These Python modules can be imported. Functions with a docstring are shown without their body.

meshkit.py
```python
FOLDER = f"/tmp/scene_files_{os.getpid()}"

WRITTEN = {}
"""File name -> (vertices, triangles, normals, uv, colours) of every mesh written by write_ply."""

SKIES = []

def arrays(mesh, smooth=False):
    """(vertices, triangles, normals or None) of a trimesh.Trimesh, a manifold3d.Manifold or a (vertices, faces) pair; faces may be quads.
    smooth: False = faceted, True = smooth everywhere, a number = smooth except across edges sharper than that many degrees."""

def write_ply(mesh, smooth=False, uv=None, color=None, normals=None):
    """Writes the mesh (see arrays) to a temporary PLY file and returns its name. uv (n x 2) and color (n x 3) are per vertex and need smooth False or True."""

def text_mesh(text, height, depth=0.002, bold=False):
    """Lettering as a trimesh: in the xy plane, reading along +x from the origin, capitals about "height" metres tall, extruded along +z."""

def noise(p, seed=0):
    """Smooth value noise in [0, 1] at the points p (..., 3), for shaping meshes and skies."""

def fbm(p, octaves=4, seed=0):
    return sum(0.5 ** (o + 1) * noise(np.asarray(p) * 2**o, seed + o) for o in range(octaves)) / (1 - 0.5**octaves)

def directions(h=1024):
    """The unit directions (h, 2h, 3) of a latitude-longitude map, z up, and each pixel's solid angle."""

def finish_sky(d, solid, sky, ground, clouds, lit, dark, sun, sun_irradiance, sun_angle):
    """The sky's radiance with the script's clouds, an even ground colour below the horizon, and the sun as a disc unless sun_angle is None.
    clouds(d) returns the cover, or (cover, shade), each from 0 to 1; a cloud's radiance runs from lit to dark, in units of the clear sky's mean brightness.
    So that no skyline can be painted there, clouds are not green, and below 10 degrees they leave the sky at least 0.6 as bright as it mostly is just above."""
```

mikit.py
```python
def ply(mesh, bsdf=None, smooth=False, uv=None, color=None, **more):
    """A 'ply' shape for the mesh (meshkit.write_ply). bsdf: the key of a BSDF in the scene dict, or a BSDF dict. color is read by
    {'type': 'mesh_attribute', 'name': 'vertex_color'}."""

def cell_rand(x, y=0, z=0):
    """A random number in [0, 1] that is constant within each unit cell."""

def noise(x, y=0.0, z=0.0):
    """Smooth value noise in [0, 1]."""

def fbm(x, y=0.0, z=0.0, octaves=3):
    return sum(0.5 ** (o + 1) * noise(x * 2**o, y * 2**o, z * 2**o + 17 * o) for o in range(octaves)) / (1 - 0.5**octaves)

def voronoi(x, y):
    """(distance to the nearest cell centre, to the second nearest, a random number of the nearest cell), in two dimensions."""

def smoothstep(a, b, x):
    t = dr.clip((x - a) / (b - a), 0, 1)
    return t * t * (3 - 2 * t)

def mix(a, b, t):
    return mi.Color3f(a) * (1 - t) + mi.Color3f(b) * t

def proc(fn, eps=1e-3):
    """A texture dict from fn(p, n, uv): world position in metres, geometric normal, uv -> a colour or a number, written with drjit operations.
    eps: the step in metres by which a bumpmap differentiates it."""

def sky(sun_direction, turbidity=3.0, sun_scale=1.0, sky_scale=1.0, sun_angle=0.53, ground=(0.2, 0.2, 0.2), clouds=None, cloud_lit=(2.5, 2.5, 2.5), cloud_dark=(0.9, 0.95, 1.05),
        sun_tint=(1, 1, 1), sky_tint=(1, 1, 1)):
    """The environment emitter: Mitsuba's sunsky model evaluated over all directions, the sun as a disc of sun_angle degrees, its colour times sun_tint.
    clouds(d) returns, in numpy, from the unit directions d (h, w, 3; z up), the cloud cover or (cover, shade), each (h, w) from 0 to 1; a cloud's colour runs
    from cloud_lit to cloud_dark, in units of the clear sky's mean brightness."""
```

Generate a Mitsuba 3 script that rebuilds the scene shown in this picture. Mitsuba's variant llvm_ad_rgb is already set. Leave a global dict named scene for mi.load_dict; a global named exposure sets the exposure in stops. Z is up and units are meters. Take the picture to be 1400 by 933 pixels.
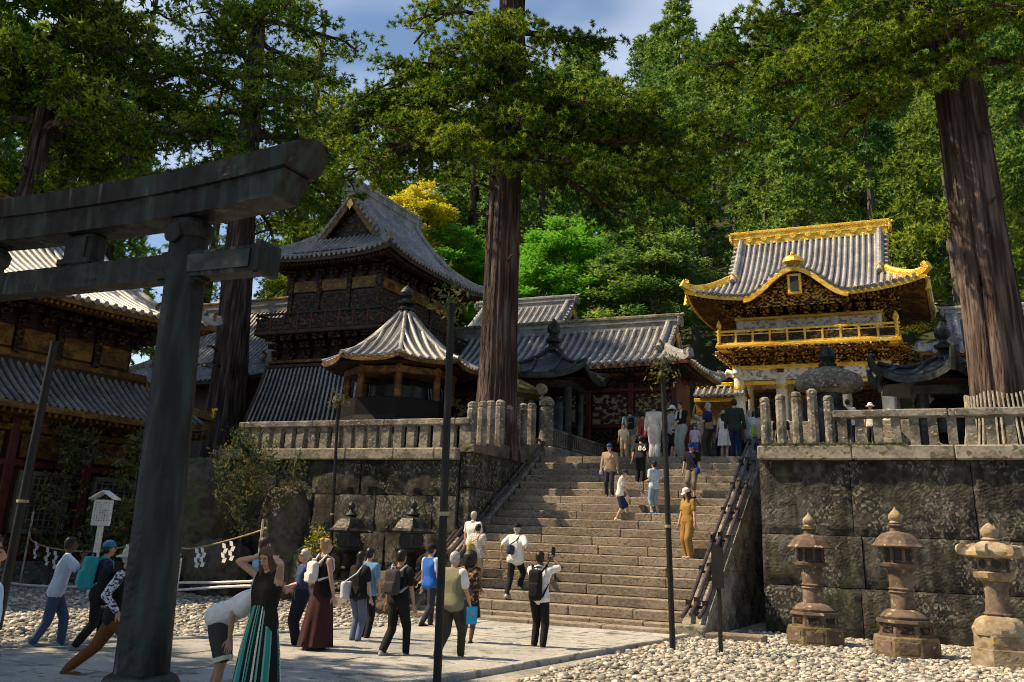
import math, random
import numpy as np, trimesh, manifold3d as m3
import mitsuba as mi, drjit as dr
import mikit, meshkit
from mikit import noise, fbm, voronoi, cell_rand, smoothstep, mix, proc
T = mi.ScalarTransform4f
scene, labels = {}, {}

# ---------------------------------------------------------------- camera, sky, exposure
# axes: x along the front of the terrace (to the right), y up the stairs, z up; metres; the camera stands at (0, 0, 1.8)
EYE = np.array([0, 0, 1.8])
FWD = np.array([-0.40358, 0.85503, 0.32565]); UP = np.array([0.10336, -0.31104, 0.94476])
scene['camera'] = {'type': 'perspective', 'fov': 56.385, 'fov_axis': 'x', 'near_clip': 0.1, 'far_clip': 3000.0,
                   'principal_point_offset_x': 0.0, 'principal_point_offset_y': 0.1854,
                   'to_world': T().look_at(origin=EYE.tolist(), target=(EYE + FWD).tolist(), up=UP.tolist())}
EL = math.radians(50)
SUN = (-0.938 * math.cos(EL), -0.332 * math.cos(EL), math.sin(EL))
def thin_cloud(d):
    q = d / np.maximum(d[..., 2:] + .25, .2)
    n = meshkit.fbm(q * [1.6, 2.3, 0] + [3.1, 7.7, 1.5], 5, 4)
    return np.clip(.03 + 1.7 * (n - .44), .02, .95)
scene['sky'] = mikit.sky(SUN, turbidity=3, sun_scale=1.25, ground=(0.10, 0.11, 0.08), sun_tint=(1.0, 0.93, 0.79), clouds=thin_cloud, cloud_lit=(4.6, 4.7, 4.75), cloud_dark=(2.6, 2.75, 2.95))
exposure = 2.1

# ---------------------------------------------------------------- mesh helpers: every mesh is a pair (vertices, triangles)
def arr(v, f): return np.asarray(v, float).reshape(-1, 3), np.asarray(f, int).reshape(-1, 3)
def cat(ms):
    vs, fs, n = [], [], 0
    for v, f in ms:
        vs.append(v); fs.append(f + n); n += len(v)
    return np.vstack(vs), np.vstack(fs)
def move(m, t=(0, 0, 0), rz=0.0, s=1.0):
    v, f = m; c, d = math.cos(rz), math.sin(rz)
    v = v * s
    return np.stack([v[:, 0] * c - v[:, 1] * d, v[:, 0] * d + v[:, 1] * c, v[:, 2]], 1) + np.asarray(t, float), f
BOXV = np.array([[x, y, z] for x in (-.5, .5) for y in (-.5, .5) for z in (-.5, .5)])
BOXF = np.array([[0, 1, 3], [0, 3, 2], [4, 6, 7], [4, 7, 5], [0, 4, 5], [0, 5, 1], [2, 3, 7], [2, 7, 6], [0, 2, 6], [0, 6, 4], [1, 5, 7], [1, 7, 3]])
def box(c, s, rz=0.0): return move((BOXV * np.asarray(s, float), BOXF), c, rz)
def bb(x0, x1, y0, y1, z0, z1): return box(((x0 + x1) / 2, (y0 + y1) / 2, (z0 + z1) / 2), (x1 - x0, y1 - y0, z1 - z0))
_C = np.array([[x, y, z] for x in (-1, 1) for y in (-1, 1) for z in (-1, 1)], float)
def _rv(h, b): return np.vstack([np.where(np.arange(3) == a, _C * h, _C * (np.asarray(h) - b)) for a in range(3)])
_h = trimesh.Trimesh(_rv(np.array([1, 1.1, 1.2]), .1), process=False).convex_hull
_m = _rv(np.array([1, 1.1, 1.2]), .1)
RBF = np.array([[int(np.argmin(((_m - _h.vertices[i]) ** 2).sum(1))) for i in t] for t in _h.faces])
def rbox(c, s, b=.015, rz=0.0):
    h = np.asarray(s, float) / 2
    return move((_rv(h, min(b, h.min() * .45)), RBF), c, rz)
def frame(d):
    d = np.asarray(d, float); d = d / np.linalg.norm(d)
    a = np.cross(d, [0, 0, 1.0] if abs(d[2]) < .95 else [1.0, 0, 0]); a /= np.linalg.norm(a)
    return a, np.cross(d, a), d
def tube(pts, rad, n=8, caps=True):
    pts = np.asarray(pts, float); k = len(pts); rad = np.broadcast_to(np.asarray(rad, float), (k,))
    tan = np.gradient(pts, axis=0); a, b, _ = frame(tan[0]); th = np.arange(n) * 2 * np.pi / n
    V = []
    for i in range(k):
        t = tan[i] / np.linalg.norm(tan[i]); a = a - t * (a @ t); a /= np.linalg.norm(a); b = np.cross(t, a)
        V.append(pts[i] + rad[i] * (np.cos(th)[:, None] * a + np.sin(th)[:, None] * b))
    V = np.vstack(V); F = []
    i = np.arange(n); j = (i + 1) % n
    for r in range(k - 1):
        F += [np.stack([r * n + i, r * n + j, r * n + n + j], 1), np.stack([r * n + i, r * n + n + j, r * n + n + i], 1)]
    if caps:
        V = np.vstack([V, pts[:1], pts[-1:]])
        F += [np.stack([j, i, i * 0 + k * n], 1), np.stack([(k - 1) * n + i, (k - 1) * n + j, i * 0 + k * n + 1], 1)]
    return V, np.vstack(F)
def cyl(p0, p1, r0, r1=None, n=12): return tube([p0, p1], [r0, r0 if r1 is None else r1], n)
def lathe(prof, c=(0, 0, 0), n=20, a0=0.0, mod=None):
    """prof: (radius, height) from the bottom to the top; mod(angle, i) multiplies the radius"""
    th = np.arange(n) * 2 * np.pi / n + a0; V = []
    for i, (r, z) in enumerate(prof):
        rr = r * (mod(th, i) if mod else np.ones(n))
        V.append(np.stack([rr * np.cos(th), rr * np.sin(th), th * 0 + z], 1))
    k = len(prof); V = np.vstack(V + [[[0, 0, prof[0][1]], [0, 0, prof[-1][1]]]]); F = []
    i = np.arange(n); j = (i + 1) % n
    for r in range(k - 1):
        F += [np.stack([r * n + i, r * n + j, r * n + n + j], 1), np.stack([r * n + i, r * n + n + j, r * n + n + i], 1)]
    F += [np.stack([j, i, i * 0 + k * n], 1), np.stack([(k - 1) * n + i, (k - 1) * n + j, i * 0 + k * n + 1], 1)]
    return V + np.asarray(c, float), np.vstack(F)
def grid(P):
    """a sheet from points (rows, columns, 3)"""
    P = np.asarray(P, float); a, b = P.shape[:2]
    i = (np.arange(a - 1)[:, None] * b + np.arange(b - 1)).ravel()
    return P.reshape(-1, 3), np.vstack([np.stack([i, i + 1, i + b + 1], 1), np.stack([i, i + b + 1, i + b], 1)])
def extrude(poly, z0, z1):
    """a prism over a polygon given counter-clockwise in x, y"""
    import shapely.geometry as sg
    m = trimesh.creation.extrude_polygon(sg.Polygon(poly), z1 - z0, engine='earcut')
    return np.array(m.vertices) + [0, 0, z0], np.array(m.faces)
def sweep(pts, w, h, up=(0, 0, 1.0)):
    """a rectangular bar (w wide, h high, top on the path) along a path"""
    pts = np.asarray(pts, float); tan = np.gradient(pts, axis=0); V = []
    for p, t in zip(pts, tan):
        t = t / np.linalg.norm(t); s = np.cross(t, up); s /= np.linalg.norm(s); q = np.cross(s, t)
        V += [p - s * w / 2, p + s * w / 2, p + s * w / 2 - q * h, p - s * w / 2 - q * h]
    F = []
    for r in range(len(pts) - 1):
        for i in range(4):
            j = (i + 1) % 4; a = r * 4
            F += [[a + i, a + 4 + j, a + j], [a + i, a + 4 + i, a + 4 + j]]
    e = len(V) - 4
    F += [[0, 1, 2], [0, 2, 3], [e, e + 2, e + 1], [e, e + 3, e + 2]]
    return arr(V, F)
def rough(w, h, d, amp, seed, cell=.14, edge=.04):
    """a rough-hewn block: the front (towards -y) is uneven, its edges worn; the centre of the front lies at the origin"""
    nx, nz = max(4, int(w / cell)), max(4, int(h / cell))
    x, z = np.meshgrid(np.linspace(-.5, .5, nx) * w, np.linspace(-.5, .5, nz) * h, indexing='ij')
    p = np.stack([x + seed * 7.3, z, x * 0 + seed], -1)
    e = np.minimum(w / 2 - abs(x), h / 2 - abs(z))
    y = -amp * (meshkit.fbm(p * 3.2, 4, seed) - .3) * 2 + edge * np.exp(-e / (edge * .9))
    P = np.stack([x, y, z], -1); V, F = grid(P[:, ::-1] * 1.0)
    ring = np.concatenate([P[:, 0], P[-1, 1:], P[-2::-1, -1], P[0, -2:0:-1]]); back = ring.copy(); back[:, 1] = d
    n = len(ring); i = np.arange(n); j = (i + 1) % n
    return cat([(V, F[:, ::-1]), (np.vstack([ring, back]), np.vstack([np.stack([i, i + n, j], 1), np.stack([j, i + n, j + n], 1)]))])

def key_for(name):
    if name not in scene and name not in _used: _used.add(name); return name
    k = 1
    while f'{name}_{k:03d}' in scene or f'{name}_{k:03d}' in _used: k += 1
    _used.add(f'{name}_{k:03d}'); return f'{name}_{k:03d}'
_used = set()
def tag(key, label=None, cat_=None, group=None, kind=None):
    d = labels.setdefault(key, {})
    for k, v in (('label', label), ('category', cat_), ('group', group), ('kind', kind)):
        if v: d[k] = v
    return key
def thing(name, label, cat_, group=None):
    return tag(key_for(name), label, cat_, group)
def put(key, mesh, mat, smooth=False, at=None, **k):
    """one entry of the scene from a mesh, or a copy of a shape dict when mesh is one"""
    d = dict(mesh) if isinstance(mesh, dict) else mikit.ply(mesh, mat, smooth, **k)
    if at is not None: d['to_world'] = at
    scene[key] = d; return key
def part(parent, name, mesh, mat=None, smooth=False, at=None, label=None, kind=None, **k):
    key = key_for(parent + '__' + name); put(key, mesh, mat, smooth, at, **k)
    if label or kind: tag(key, label, None, None, kind)
    return key
def shape(mesh, mat, smooth=False, **k): return mikit.ply(mesh, mat, smooth, **k)
def tr(x, y, z, rz=0.0, s=1.0):
    t = T().translate([float(x), float(y), float(z)])
    if rz: t = t @ T().rotate([0, 0, 1], math.degrees(rz))
    if s != 1.0: t = t @ T().scale(s)
    return t

# ---------------------------------------------------------------- materials
def C3(c): return mi.Color3f(*[float(x) for x in c])
def mat(name, color, rough_=.6, metal=0.0, spec=.4, bump=None, bscale=.01, thin=False, **more):
    col = proc(color) if callable(color) else {'type': 'rgb', 'value': list(color)}
    b = {'type': 'principled', 'base_color': col, 'roughness': proc(rough_) if callable(rough_) else rough_, 'specular': spec, **more}
    b['metallic'] = proc(metal) if callable(metal) else metal
    if bump is not None: b = {'type': 'bumpmap', 'arbitrary': proc(bump, .004), 'scale': bscale, 'bsdf': b}
    scene[name] = {'type': 'twosided', 'bsdf': b}
    return name
def leaf(name, color, trans=.7):
    scene[name] = {'type': 'principledthin', 'base_color': proc(color) if callable(color) else {'type': 'rgb', 'value': list(color)},
                   'roughness': .55, 'diff_trans': trans, 'eta': 1.33, 'spec_trans': 0.0}
    return name
def ramp(t, *cs):
    """colours spread evenly over t in 0..1"""
    n = len(cs) - 1; out = C3(cs[0])
    for i in range(n): out = dr.lerp(out, C3(cs[i + 1]), dr.clip(t * n - i, 0, 1))
    return out
def stone_fn(cs, s1, s2, spot=None, spots=.62, s3=11.0, k=0.0):
    def f(p, n, uv):
        t = fbm(p.x * s1 + k, p.y * s1, p.z * s1, 3) * .6 + fbm(p.x * s2, p.y * s2 + k, p.z * s2, 3) * .4
        c = ramp(smoothstep(.22, .78, t), *cs)
        if spot is not None:
            m = smoothstep(spots, spots + .08, fbm(p.x * s3, p.y * s3, p.z * s3 + k, 3))
            c = dr.lerp(c, C3(spot), m)
        return c
    return f
def bumpy(s, o=3):
    return lambda p, n, uv: fbm(p.x * s, p.y * s, p.z * s, o)
mat('gravel_earth', stone_fn([(.10, .10, .09), (.30, .29, .26)], 2, 18), .9)
mat('pebble_stone', {'type': 'mesh_attribute', 'name': 'vertex_color'} and (.3, .3, .3), .8)
scene['pebble_stone'] = {'type': 'twosided', 'bsdf': {'type': 'principled', 'base_color': {'type': 'mesh_attribute', 'name': 'vertex_color'}, 'roughness': .75, 'specular': .3}}
mat('paving_stone', stone_fn([(.20, .21, .21), (.31, .31, .30), (.38, .37, .35)], 1.1, 14, (.15, .16, .15), .6, 5), .65, bump=bumpy(24), bscale=.004)
mat('step_stone', stone_fn([(.11, .092, .074), (.23, .19, .148), (.32, .275, .22)], 1.0, 16, (.11, .10, .07), .6, 22), .8, bump=bumpy(30), bscale=.010)
mat('coping_stone', stone_fn([(.11, .10, .08), (.25, .23, .19), (.36, .335, .28)], 2.2, 15, (.10, .11, .055), .58, 9), .85, bump=bumpy(26), bscale=.008)
def wall_col(p, n, uv):
    t = fbm(p.x * .8, p.y * .8, p.z * .8, 3)
    c = ramp(smoothstep(.25, .75, t * .5 + fbm(p.x * 9, p.y * 9, p.z * 7, 3) * .5), (.016, .016, .014), (.042, .04, .034), (.10, .094, .08))
    c = dr.lerp(c, C3((.042, .050, .018)), smoothstep(.54, .7, fbm(p.x * 2.2 + 9, p.y * 2.2, p.z * 1.4, 4)) * .55)
    l = smoothstep(.53, .66, fbm(p.x * 24 + 5, p.y * 24, p.z * 13, 3)) * smoothstep(.40, .6, fbm(p.x * 1.5 + 3, p.y * 1.5, p.z * 1.5 + 8, 2))
    c = c * (.55 + .9 * smoothstep(.3, .72, fbm(p.x * 6 + 2, p.y * 6, p.z * .55, 4)))
    return dr.lerp(c, C3((.22, .215, .18)), l * .8)
mat('wall_stone', wall_col, .9, bump=bumpy(24, 4), bscale=.05)
mat('fence_stone', stone_fn([(.055, .053, .045), (.16, .15, .13), (.31, .29, .25)], 2.5, 13, (.42, .41, .35), .64, 16), .9, bump=bumpy(22), bscale=.015)
mat('lantern_stone', stone_fn([(.06, .043, .033), (.12, .087, .066), (.21, .168, .132)], 1.6, 14, (.32, .28, .21), .66, 9), .85, bump=bumpy(28), bscale=.008)
mat('lichen_stone', stone_fn([(.13, .10, .065), (.26, .21, .145), (.38, .33, .25)], 3, 13, (.34, .25, .09), .6, 9), .9, bump=bumpy(24), bscale=.015)
mat('base_stone', stone_fn([(.07, .055, .03), (.15, .115, .065), (.24, .19, .12)], 2.5, 13, (.20, .19, .07), .62, 7), .9, bump=bumpy(24), bscale=.015)
mat('moss', stone_fn([(.05, .048, .018), (.17, .14, .045)], 6, 25), .95, bump=bumpy(40), bscale=.02)
mat('mossy_rock', stone_fn([(.03, .03, .025), (.10, .085, .065), (.15, .13, .11)], 1.2, 8, (.07, .09, .03), .58, 4), .9, bump=bumpy(9, 4), bscale=.08)
def patina(p, n, uv):
    st = fbm(p.x * 9, p.y * 9, p.z * .9, 3); g = fbm(p.x * 2.2, p.y * 2.2, p.z * .8 + 4, 3)
    c = ramp(smoothstep(.25, .75, st * .5 + g * .5), (.008, .007, .007), (.020, .020, .022), (.036, .056, .056))
    return dr.lerp(c, C3((.17, .20, .20)), smoothstep(.64, .8, fbm(p.x * 7 + 4, p.y * 7, p.z * .45, 4)) * .6)
mat('bronze_patina', patina, lambda p, n, uv: .34 + .3 * fbm(p.x * 8, p.y * 8, p.z * 3, 2), .2, .3, bump=bumpy(11, 4), bscale=.03)
mat('dark_bronze', stone_fn([(.008, .009, .010), (.026, .030, .032), (.055, .075, .07)], 2.5, 10), .45, .3, .5, bump=bumpy(12), bscale=.012)
def copper(base, dark):
    return lambda p, n, uv: ramp(smoothstep(.3, .72, fbm(p.x * 1.7, p.y * 1.7, p.z * 1.7, 3) * .6 + fbm(p.x * 11, p.y * 11, p.z * 11, 2) * .4), dark, base)
mat('roof_rib', copper((.37, .375, .37), (.18, .185, .20)), .42, 0.0, .5)
mat('roof_pan', copper((.085, .092, .11), (.035, .04, .052)), .5, 0.0, .4)
mat('gold', stone_fn([(.62, .34, .03), (.98, .62, .075), (1.0, .76, .17)], 3, 17), .33, .62, .5, bump=bumpy(28), bscale=.022)
def carve(dark, bright, s, lo, hi):
    return lambda p, n, uv: dr.lerp(C3(dark), C3(bright), smoothstep(lo, hi, fbm(p.x * s, p.y * s, p.z * s, 3)))
mat('gilt_carving', carve((.045, .020, .007), (.80, .46, .08), 13, .47, .62), .42, .5, .5, bump=bumpy(11), bscale=.09)
mat('white_carving', carve((.30, .32, .36), (.82, .80, .74), 8, .38, .5), .6, bump=bumpy(9), bscale=.07)
mat('dark_carving', carve((.012, .007, .005), (.10, .055, .02), 12, .5, .68), .55, .1, .4, bump=bumpy(10), bscale=.06)
mat('panel_carving', carve((.05, .022, .012), (.36, .30, .17), 8, .48, .58), .6, .1, .4, bump=bumpy(9), bscale=.06)
mat('gilt_wood', stone_fn([(.05, .022, .006), (.14, .07, .016), (.30, .17, .035)], 3.5, 17), .5, .3, .5, bump=bumpy(16), bscale=.02)
mat('white_lacquer', stone_fn([(.58, .55, .48), (.80, .78, .72)], 3, 12), .45, bump=bumpy(14), bscale=.012)
mat('red_lacquer', stone_fn([(.06, .012, .009), (.13, .024, .015)], 2, 11), .45)
mat('dark_red_wood', stone_fn([(.014, .006, .005), (.04, .015, .011)], 2, 12), .5, bump=bumpy(18), bscale=.01)
mat('black_lacquer', stone_fn([(.004, .004, .005), (.012, .011, .012)], 2, 9), .55, spec=.2)
mat('black_iron', stone_fn([(.008, .008, .009), (.02, .019, .018)], 3, 16), .5, .2)
mat('brown_rail', stone_fn([(.05, .035, .04), (.11, .08, .085)], 3, 18), .35, .35, .6)
mat('weathered_wood', stone_fn([(.10, .085, .065), (.24, .20, .155)], 3, 14), .85, bump=bumpy(20), bscale=.01)
mat('dark_wood', stone_fn([(.025, .017, .012), (.07, .048, .035)], 3, 15), .7)
mat('white_paint', stone_fn([(.62, .62, .60), (.80, .80, .78)], 4, 20), .6)
mat('ink', (.03, .03, .035), .7)
mat('paper', stone_fn([(.74, .74, .75), (.84, .84, .84)], 5, 20), .8)
mat('straw_rope', stone_fn([(.28, .21, .11), (.52, .42, .24)], 9, 40), .9)
mat('bamboo', stone_fn([(.22, .21, .17), (.55, .53, .46)], 4, 18), .5)
def bark_col(a, b, c):
    return lambda p, n, uv: ramp(smoothstep(.25, .75, fbm(p.x * 13, p.y * 13, p.z * .7, 3) * .65 + fbm(p.x * 2, p.y * 2, p.z * .35, 2) * .35), a, b, c)
mat('cedar_bark', bark_col((.016, .010, .009), (.064, .042, .036), (.17, .13, .115)), .9, bump=lambda p, n, uv: fbm(p.x * 15, p.y * 15, p.z * 1.0, 4), bscale=.16)
mat('pale_bark', bark_col((.035, .030, .025), (.09, .08, .07), (.17, .155, .135)), .9)
def foliage(a, b, c, s=.55, k=0.0):
    return lambda p, n, uv: ramp(smoothstep(.2, .8, fbm(p.x * s + k, p.y * s, p.z * s, 3) * .55 + cell_rand(p.x * 7, p.y * 7, p.z * 7) * .45), a, b, c)
leaf('cedar_leaf', foliage((.032, .085, .018), (.115, .23, .028), (.38, .44, .045)), .9)
leaf('hill_leaf', foliage((.05, .14, .05), (.13, .27, .06), (.40, .50, .08), .22, 3.0), 1.2)
leaf('broad_leaf', foliage((.07, .15, .03), (.18, .29, .045), (.44, .50, .08), .22, 7.0), 1.0)
leaf('maple_leaf', foliage((.09, .30, .03), (.15, .42, .04), (.26, .52, .06)), 1.0)
leaf('yellow_leaf', foliage((.36, .36, .03), (.60, .58, .04), (.74, .68, .07)), 1.0)
leaf('sapling_leaf', foliage((.030, .075, .04), (.10, .125, .05), (.26, .22, .08), 1.6), .6)
# ---------------------------------------------------------------- the setting: ground, path, terrace, hills
RNG = np.random.default_rng(7)
V0, V1, Z1, UL, UR, VW, ZW = 22.78, 30.82, 4.61, -12.96, -6.10, 25.59, 4.41
put('ground', (np.array([[-232, -236, -.004], [232, -236, -.004], [232, 274, -.004], [-232, 274, -.004]]), np.array([[0, 1, 2], [0, 2, 3]])), 'gravel_earth')
tag('ground', 'pale gravel ground in front of the terrace', None, None, 'structure')
PATH = [(-12.2, 14.9), (-11.5, 18.3), (-11.2, 22.9), (-5.95, 22.9), (-6.1, 20.6), (-6.8, 12.6), (-7.1, 5.0), (-13.5, 5.0), (-13.2, 11.3)]
import shapely.geometry as sg, shapely.affinity as sa
path_poly = sg.Polygon(PATH)
put('path', extrude([p for p in path_poly.buffer(-.02).exterior.coords[:-1]][::1] if path_poly.exterior.is_ccw else [p for p in path_poly.buffer(-.02).exterior.coords[:-1]][::-1], .0, .028), 'gravel_earth')
tag('path', 'stone paved path leading to the stairs', None, None, 'structure')
# paving slabs: rows along the path, each slab an entry of its own
ang = math.atan2(20.6 - 12.6, -6.1 + 6.8) - math.pi / 2
rr = random.Random(3)
y = 4.0; row = 0
while y < 24:
    h_ = rr.choice([.75, .9, 1.05]); x = -14.6 + rr.uniform(0, .8)
    while x < -5:
        w_ = rr.uniform(.95, 1.9)
        q = sg.box(x + .008, y + .008, x + w_ - .008, y + h_ - .008)
        q = q.intersection(path_poly.buffer(-.005))
        x += w_
        if q.is_empty or q.geom_type != 'Polygon' or q.area < .06: continue
        q = q.simplify(.01)
        zt = .05 + rr.uniform(-.006, .006)
        tp, fc = extrude(list(q.exterior.coords)[:-1], .02, zt)
        part('path', 'paving_slab', (tp, fc), 'paving_stone')
    y += h_; row += 1
# kerb stones along the right edge of the path
def stones_along(parent, name, p0, p1, w, z0, z1, mat_, rnd, lo=.8, hi=1.5):
    p0, p1 = np.array(p0, float), np.array(p1, float); L = np.linalg.norm(p1 - p0); d = (p1 - p0) / L; a = math.atan2(d[1], d[0]); t = 0
    while t < L - .1:
        l = min(rnd.uniform(lo, hi), L - t)
        c = p0 + d * (t + l / 2)
        part(parent, name, rbox((c[0], c[1], (z0 + z1) / 2 + rnd.uniform(-.006, .006)), (l - .012, w, z1 - z0), .015, a), mat_)
        t += l
for a_, b_ in (((-7.0, 5.0), (-6.72, 12.6)), ((-6.72, 12.6), (-6.02, 20.6)), ((-6.02, 20.6), (-5.87, 22.75)), ((-12.28, 14.9), (-13.28, 11.3)), ((-11.58, 18.3), (-12.28, 14.9))):
    stones_along('path', 'kerb_stone', a_, b_, .16, -.05, .085, 'paving_stone', rr)
# gravel: loose pebbles nobody could count
def pebbles(n, inside, zf, lo, hi, seed, cols):
    g = np.random.default_rng(seed); ico = trimesh.creation.icosphere(subdivisions=0, radius=1)
    bv, bf = np.array(ico.vertices), np.array(ico.faces)
    x0, y0, x1, y1 = inside.bounds; P = []
    import shapely
    while len(P) < n:
        q = np.stack([g.uniform(x0, x1, 4000), g.uniform(y0, y1, 4000)], 1)
        P += q[shapely.contains_xy(inside, q[:, 0], q[:, 1])].tolist()
    P = np.array(P[:n]); s = g.uniform(lo, hi, n) * (.6 + .7 * g.random(n) ** 2)
    sc = np.stack([s, s * g.uniform(.6, .95, n), s * g.uniform(.4, .7, n)], 1); a = g.uniform(0, 6.28, n)
    w = bv[None] * sc[:, None] * (1 + .16 * g.standard_normal((n, len(bv), 1)))
    c, d = np.cos(a)[:, None], np.sin(a)[:, None]
    V = np.stack([w[..., 0] * c - w[..., 1] * d, w[..., 0] * d + w[..., 1] * c, w[..., 2]], -1) + np.stack([P[:, 0], P[:, 1], zf + s * .15], 1)[:, None]
    F = bf[None] + (np.arange(n) * len(bv))[:, None, None]
    pal = np.array(cols); t = g.random(n); k = g.integers(0, len(pal), n)
    col = pal[k] * (.75 + .5 * t)[:, None]
    return V.reshape(-1, 3), F.reshape(-1, 3), np.repeat(col, len(bv), 0)
keep = sg.box(-6, 11.5, 3.2, 25.3).difference(path_poly.buffer(.1)).difference(sg.box(UL - .4, V0 - .2, UR + .4, 26)).intersection(sg.Polygon([(-7.5, 11), (-3.5, 9), (3.2, 17), (3.2, 25.4), (-6, 25.4), (-7.5, 18)]))
keepl = sg.box(-29.5, 11, -10.6, 24.9).difference(path_poly.buffer(.1)).difference(sg.box(UL - .4, V0 - .2, UR + .4, 26)).intersection(sg.Polygon([(-11, 17.2), (-13, 11), (-17, 12.0), (-29.5, 21.5), (-29.5, 24.9), (-10.6, 24.9)]))
GC = [(.46, .43, .37), (.36, .35, .32), (.56, .53, .46), (.24, .24, .23), (.40, .35, .28), (.15, .145, .135), (.50, .47, .40), (.28, .26, .22), (.21, .20, .18)]
va, fa, ca = pebbles(14000, keep, .0, .028, .078, 11, GC)
vb, fb, cb = pebbles(6500, keepl, .0, .04, .09, 12, GC)
put('gravel', (np.vstack([va, vb]), np.vstack([fa, fb + len(va)])), 'pebble_stone', True, color=np.vstack([ca, cb]))
tag('gravel', 'loose pale river pebbles spread beside the paved path', 'gravel', None, 'stuff')
# upper terrace, the higher court behind, the wooded hill
put('terrace', cat([bb(-4.75, 70, VW + .3, 60, 0, ZW - .02), bb(-22.3, UL - .6, VW + .3, 60, 0, ZW - .02), bb(UL - .6, UR + .6, V1 + .2, 60, 0, Z1 - .005), bb(-60, -22.31, 30.8, 60, 0, ZW - .025)]), 'gravel_earth')
tag('terrace', 'upper terrace court at the head of the stairs', None, None, 'structure')
put('upper_court', cat([bb(-21, 60, 41.2, 62, 3, 6.95)]), 'coping_stone')
tag('upper_court', 'raised stone court under the gate', None, None, 'structure')
def hill_z(x, y):
    x, y = np.asarray(x, float), np.asarray(y, float)
    s = np.clip((x + 62) / 34, 0, 1); s = s * s * (3 - 2 * s)
    r = np.clip(y - 52, 0, None)
    top = 12 + 38 * s
    return 5 + np.minimum(r * (.16 + .52 * s), top + 0 * r) + 1.8 * (meshkit.fbm(np.stack([x * .06, y * .06, x * 0], -1), 3, 5) - .5) * np.clip(r / 6, 0, 1)
gx, gy = np.meshgrid(np.linspace(-190, 150, 90), np.linspace(50, 260, 60), indexing='ij')
hv, hf = grid(np.stack([gx, gy, hill_z(gx, gy)], -1))
mat('forest_floor', stone_fn([(.018, .026, .010), (.045, .055, .02)], .5, 4), .95)
put('hillside', (hv, hf), 'forest_floor', True)
tag('hillside', 'steep wooded hillside behind the shrine', None, None, 'structure')

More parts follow.
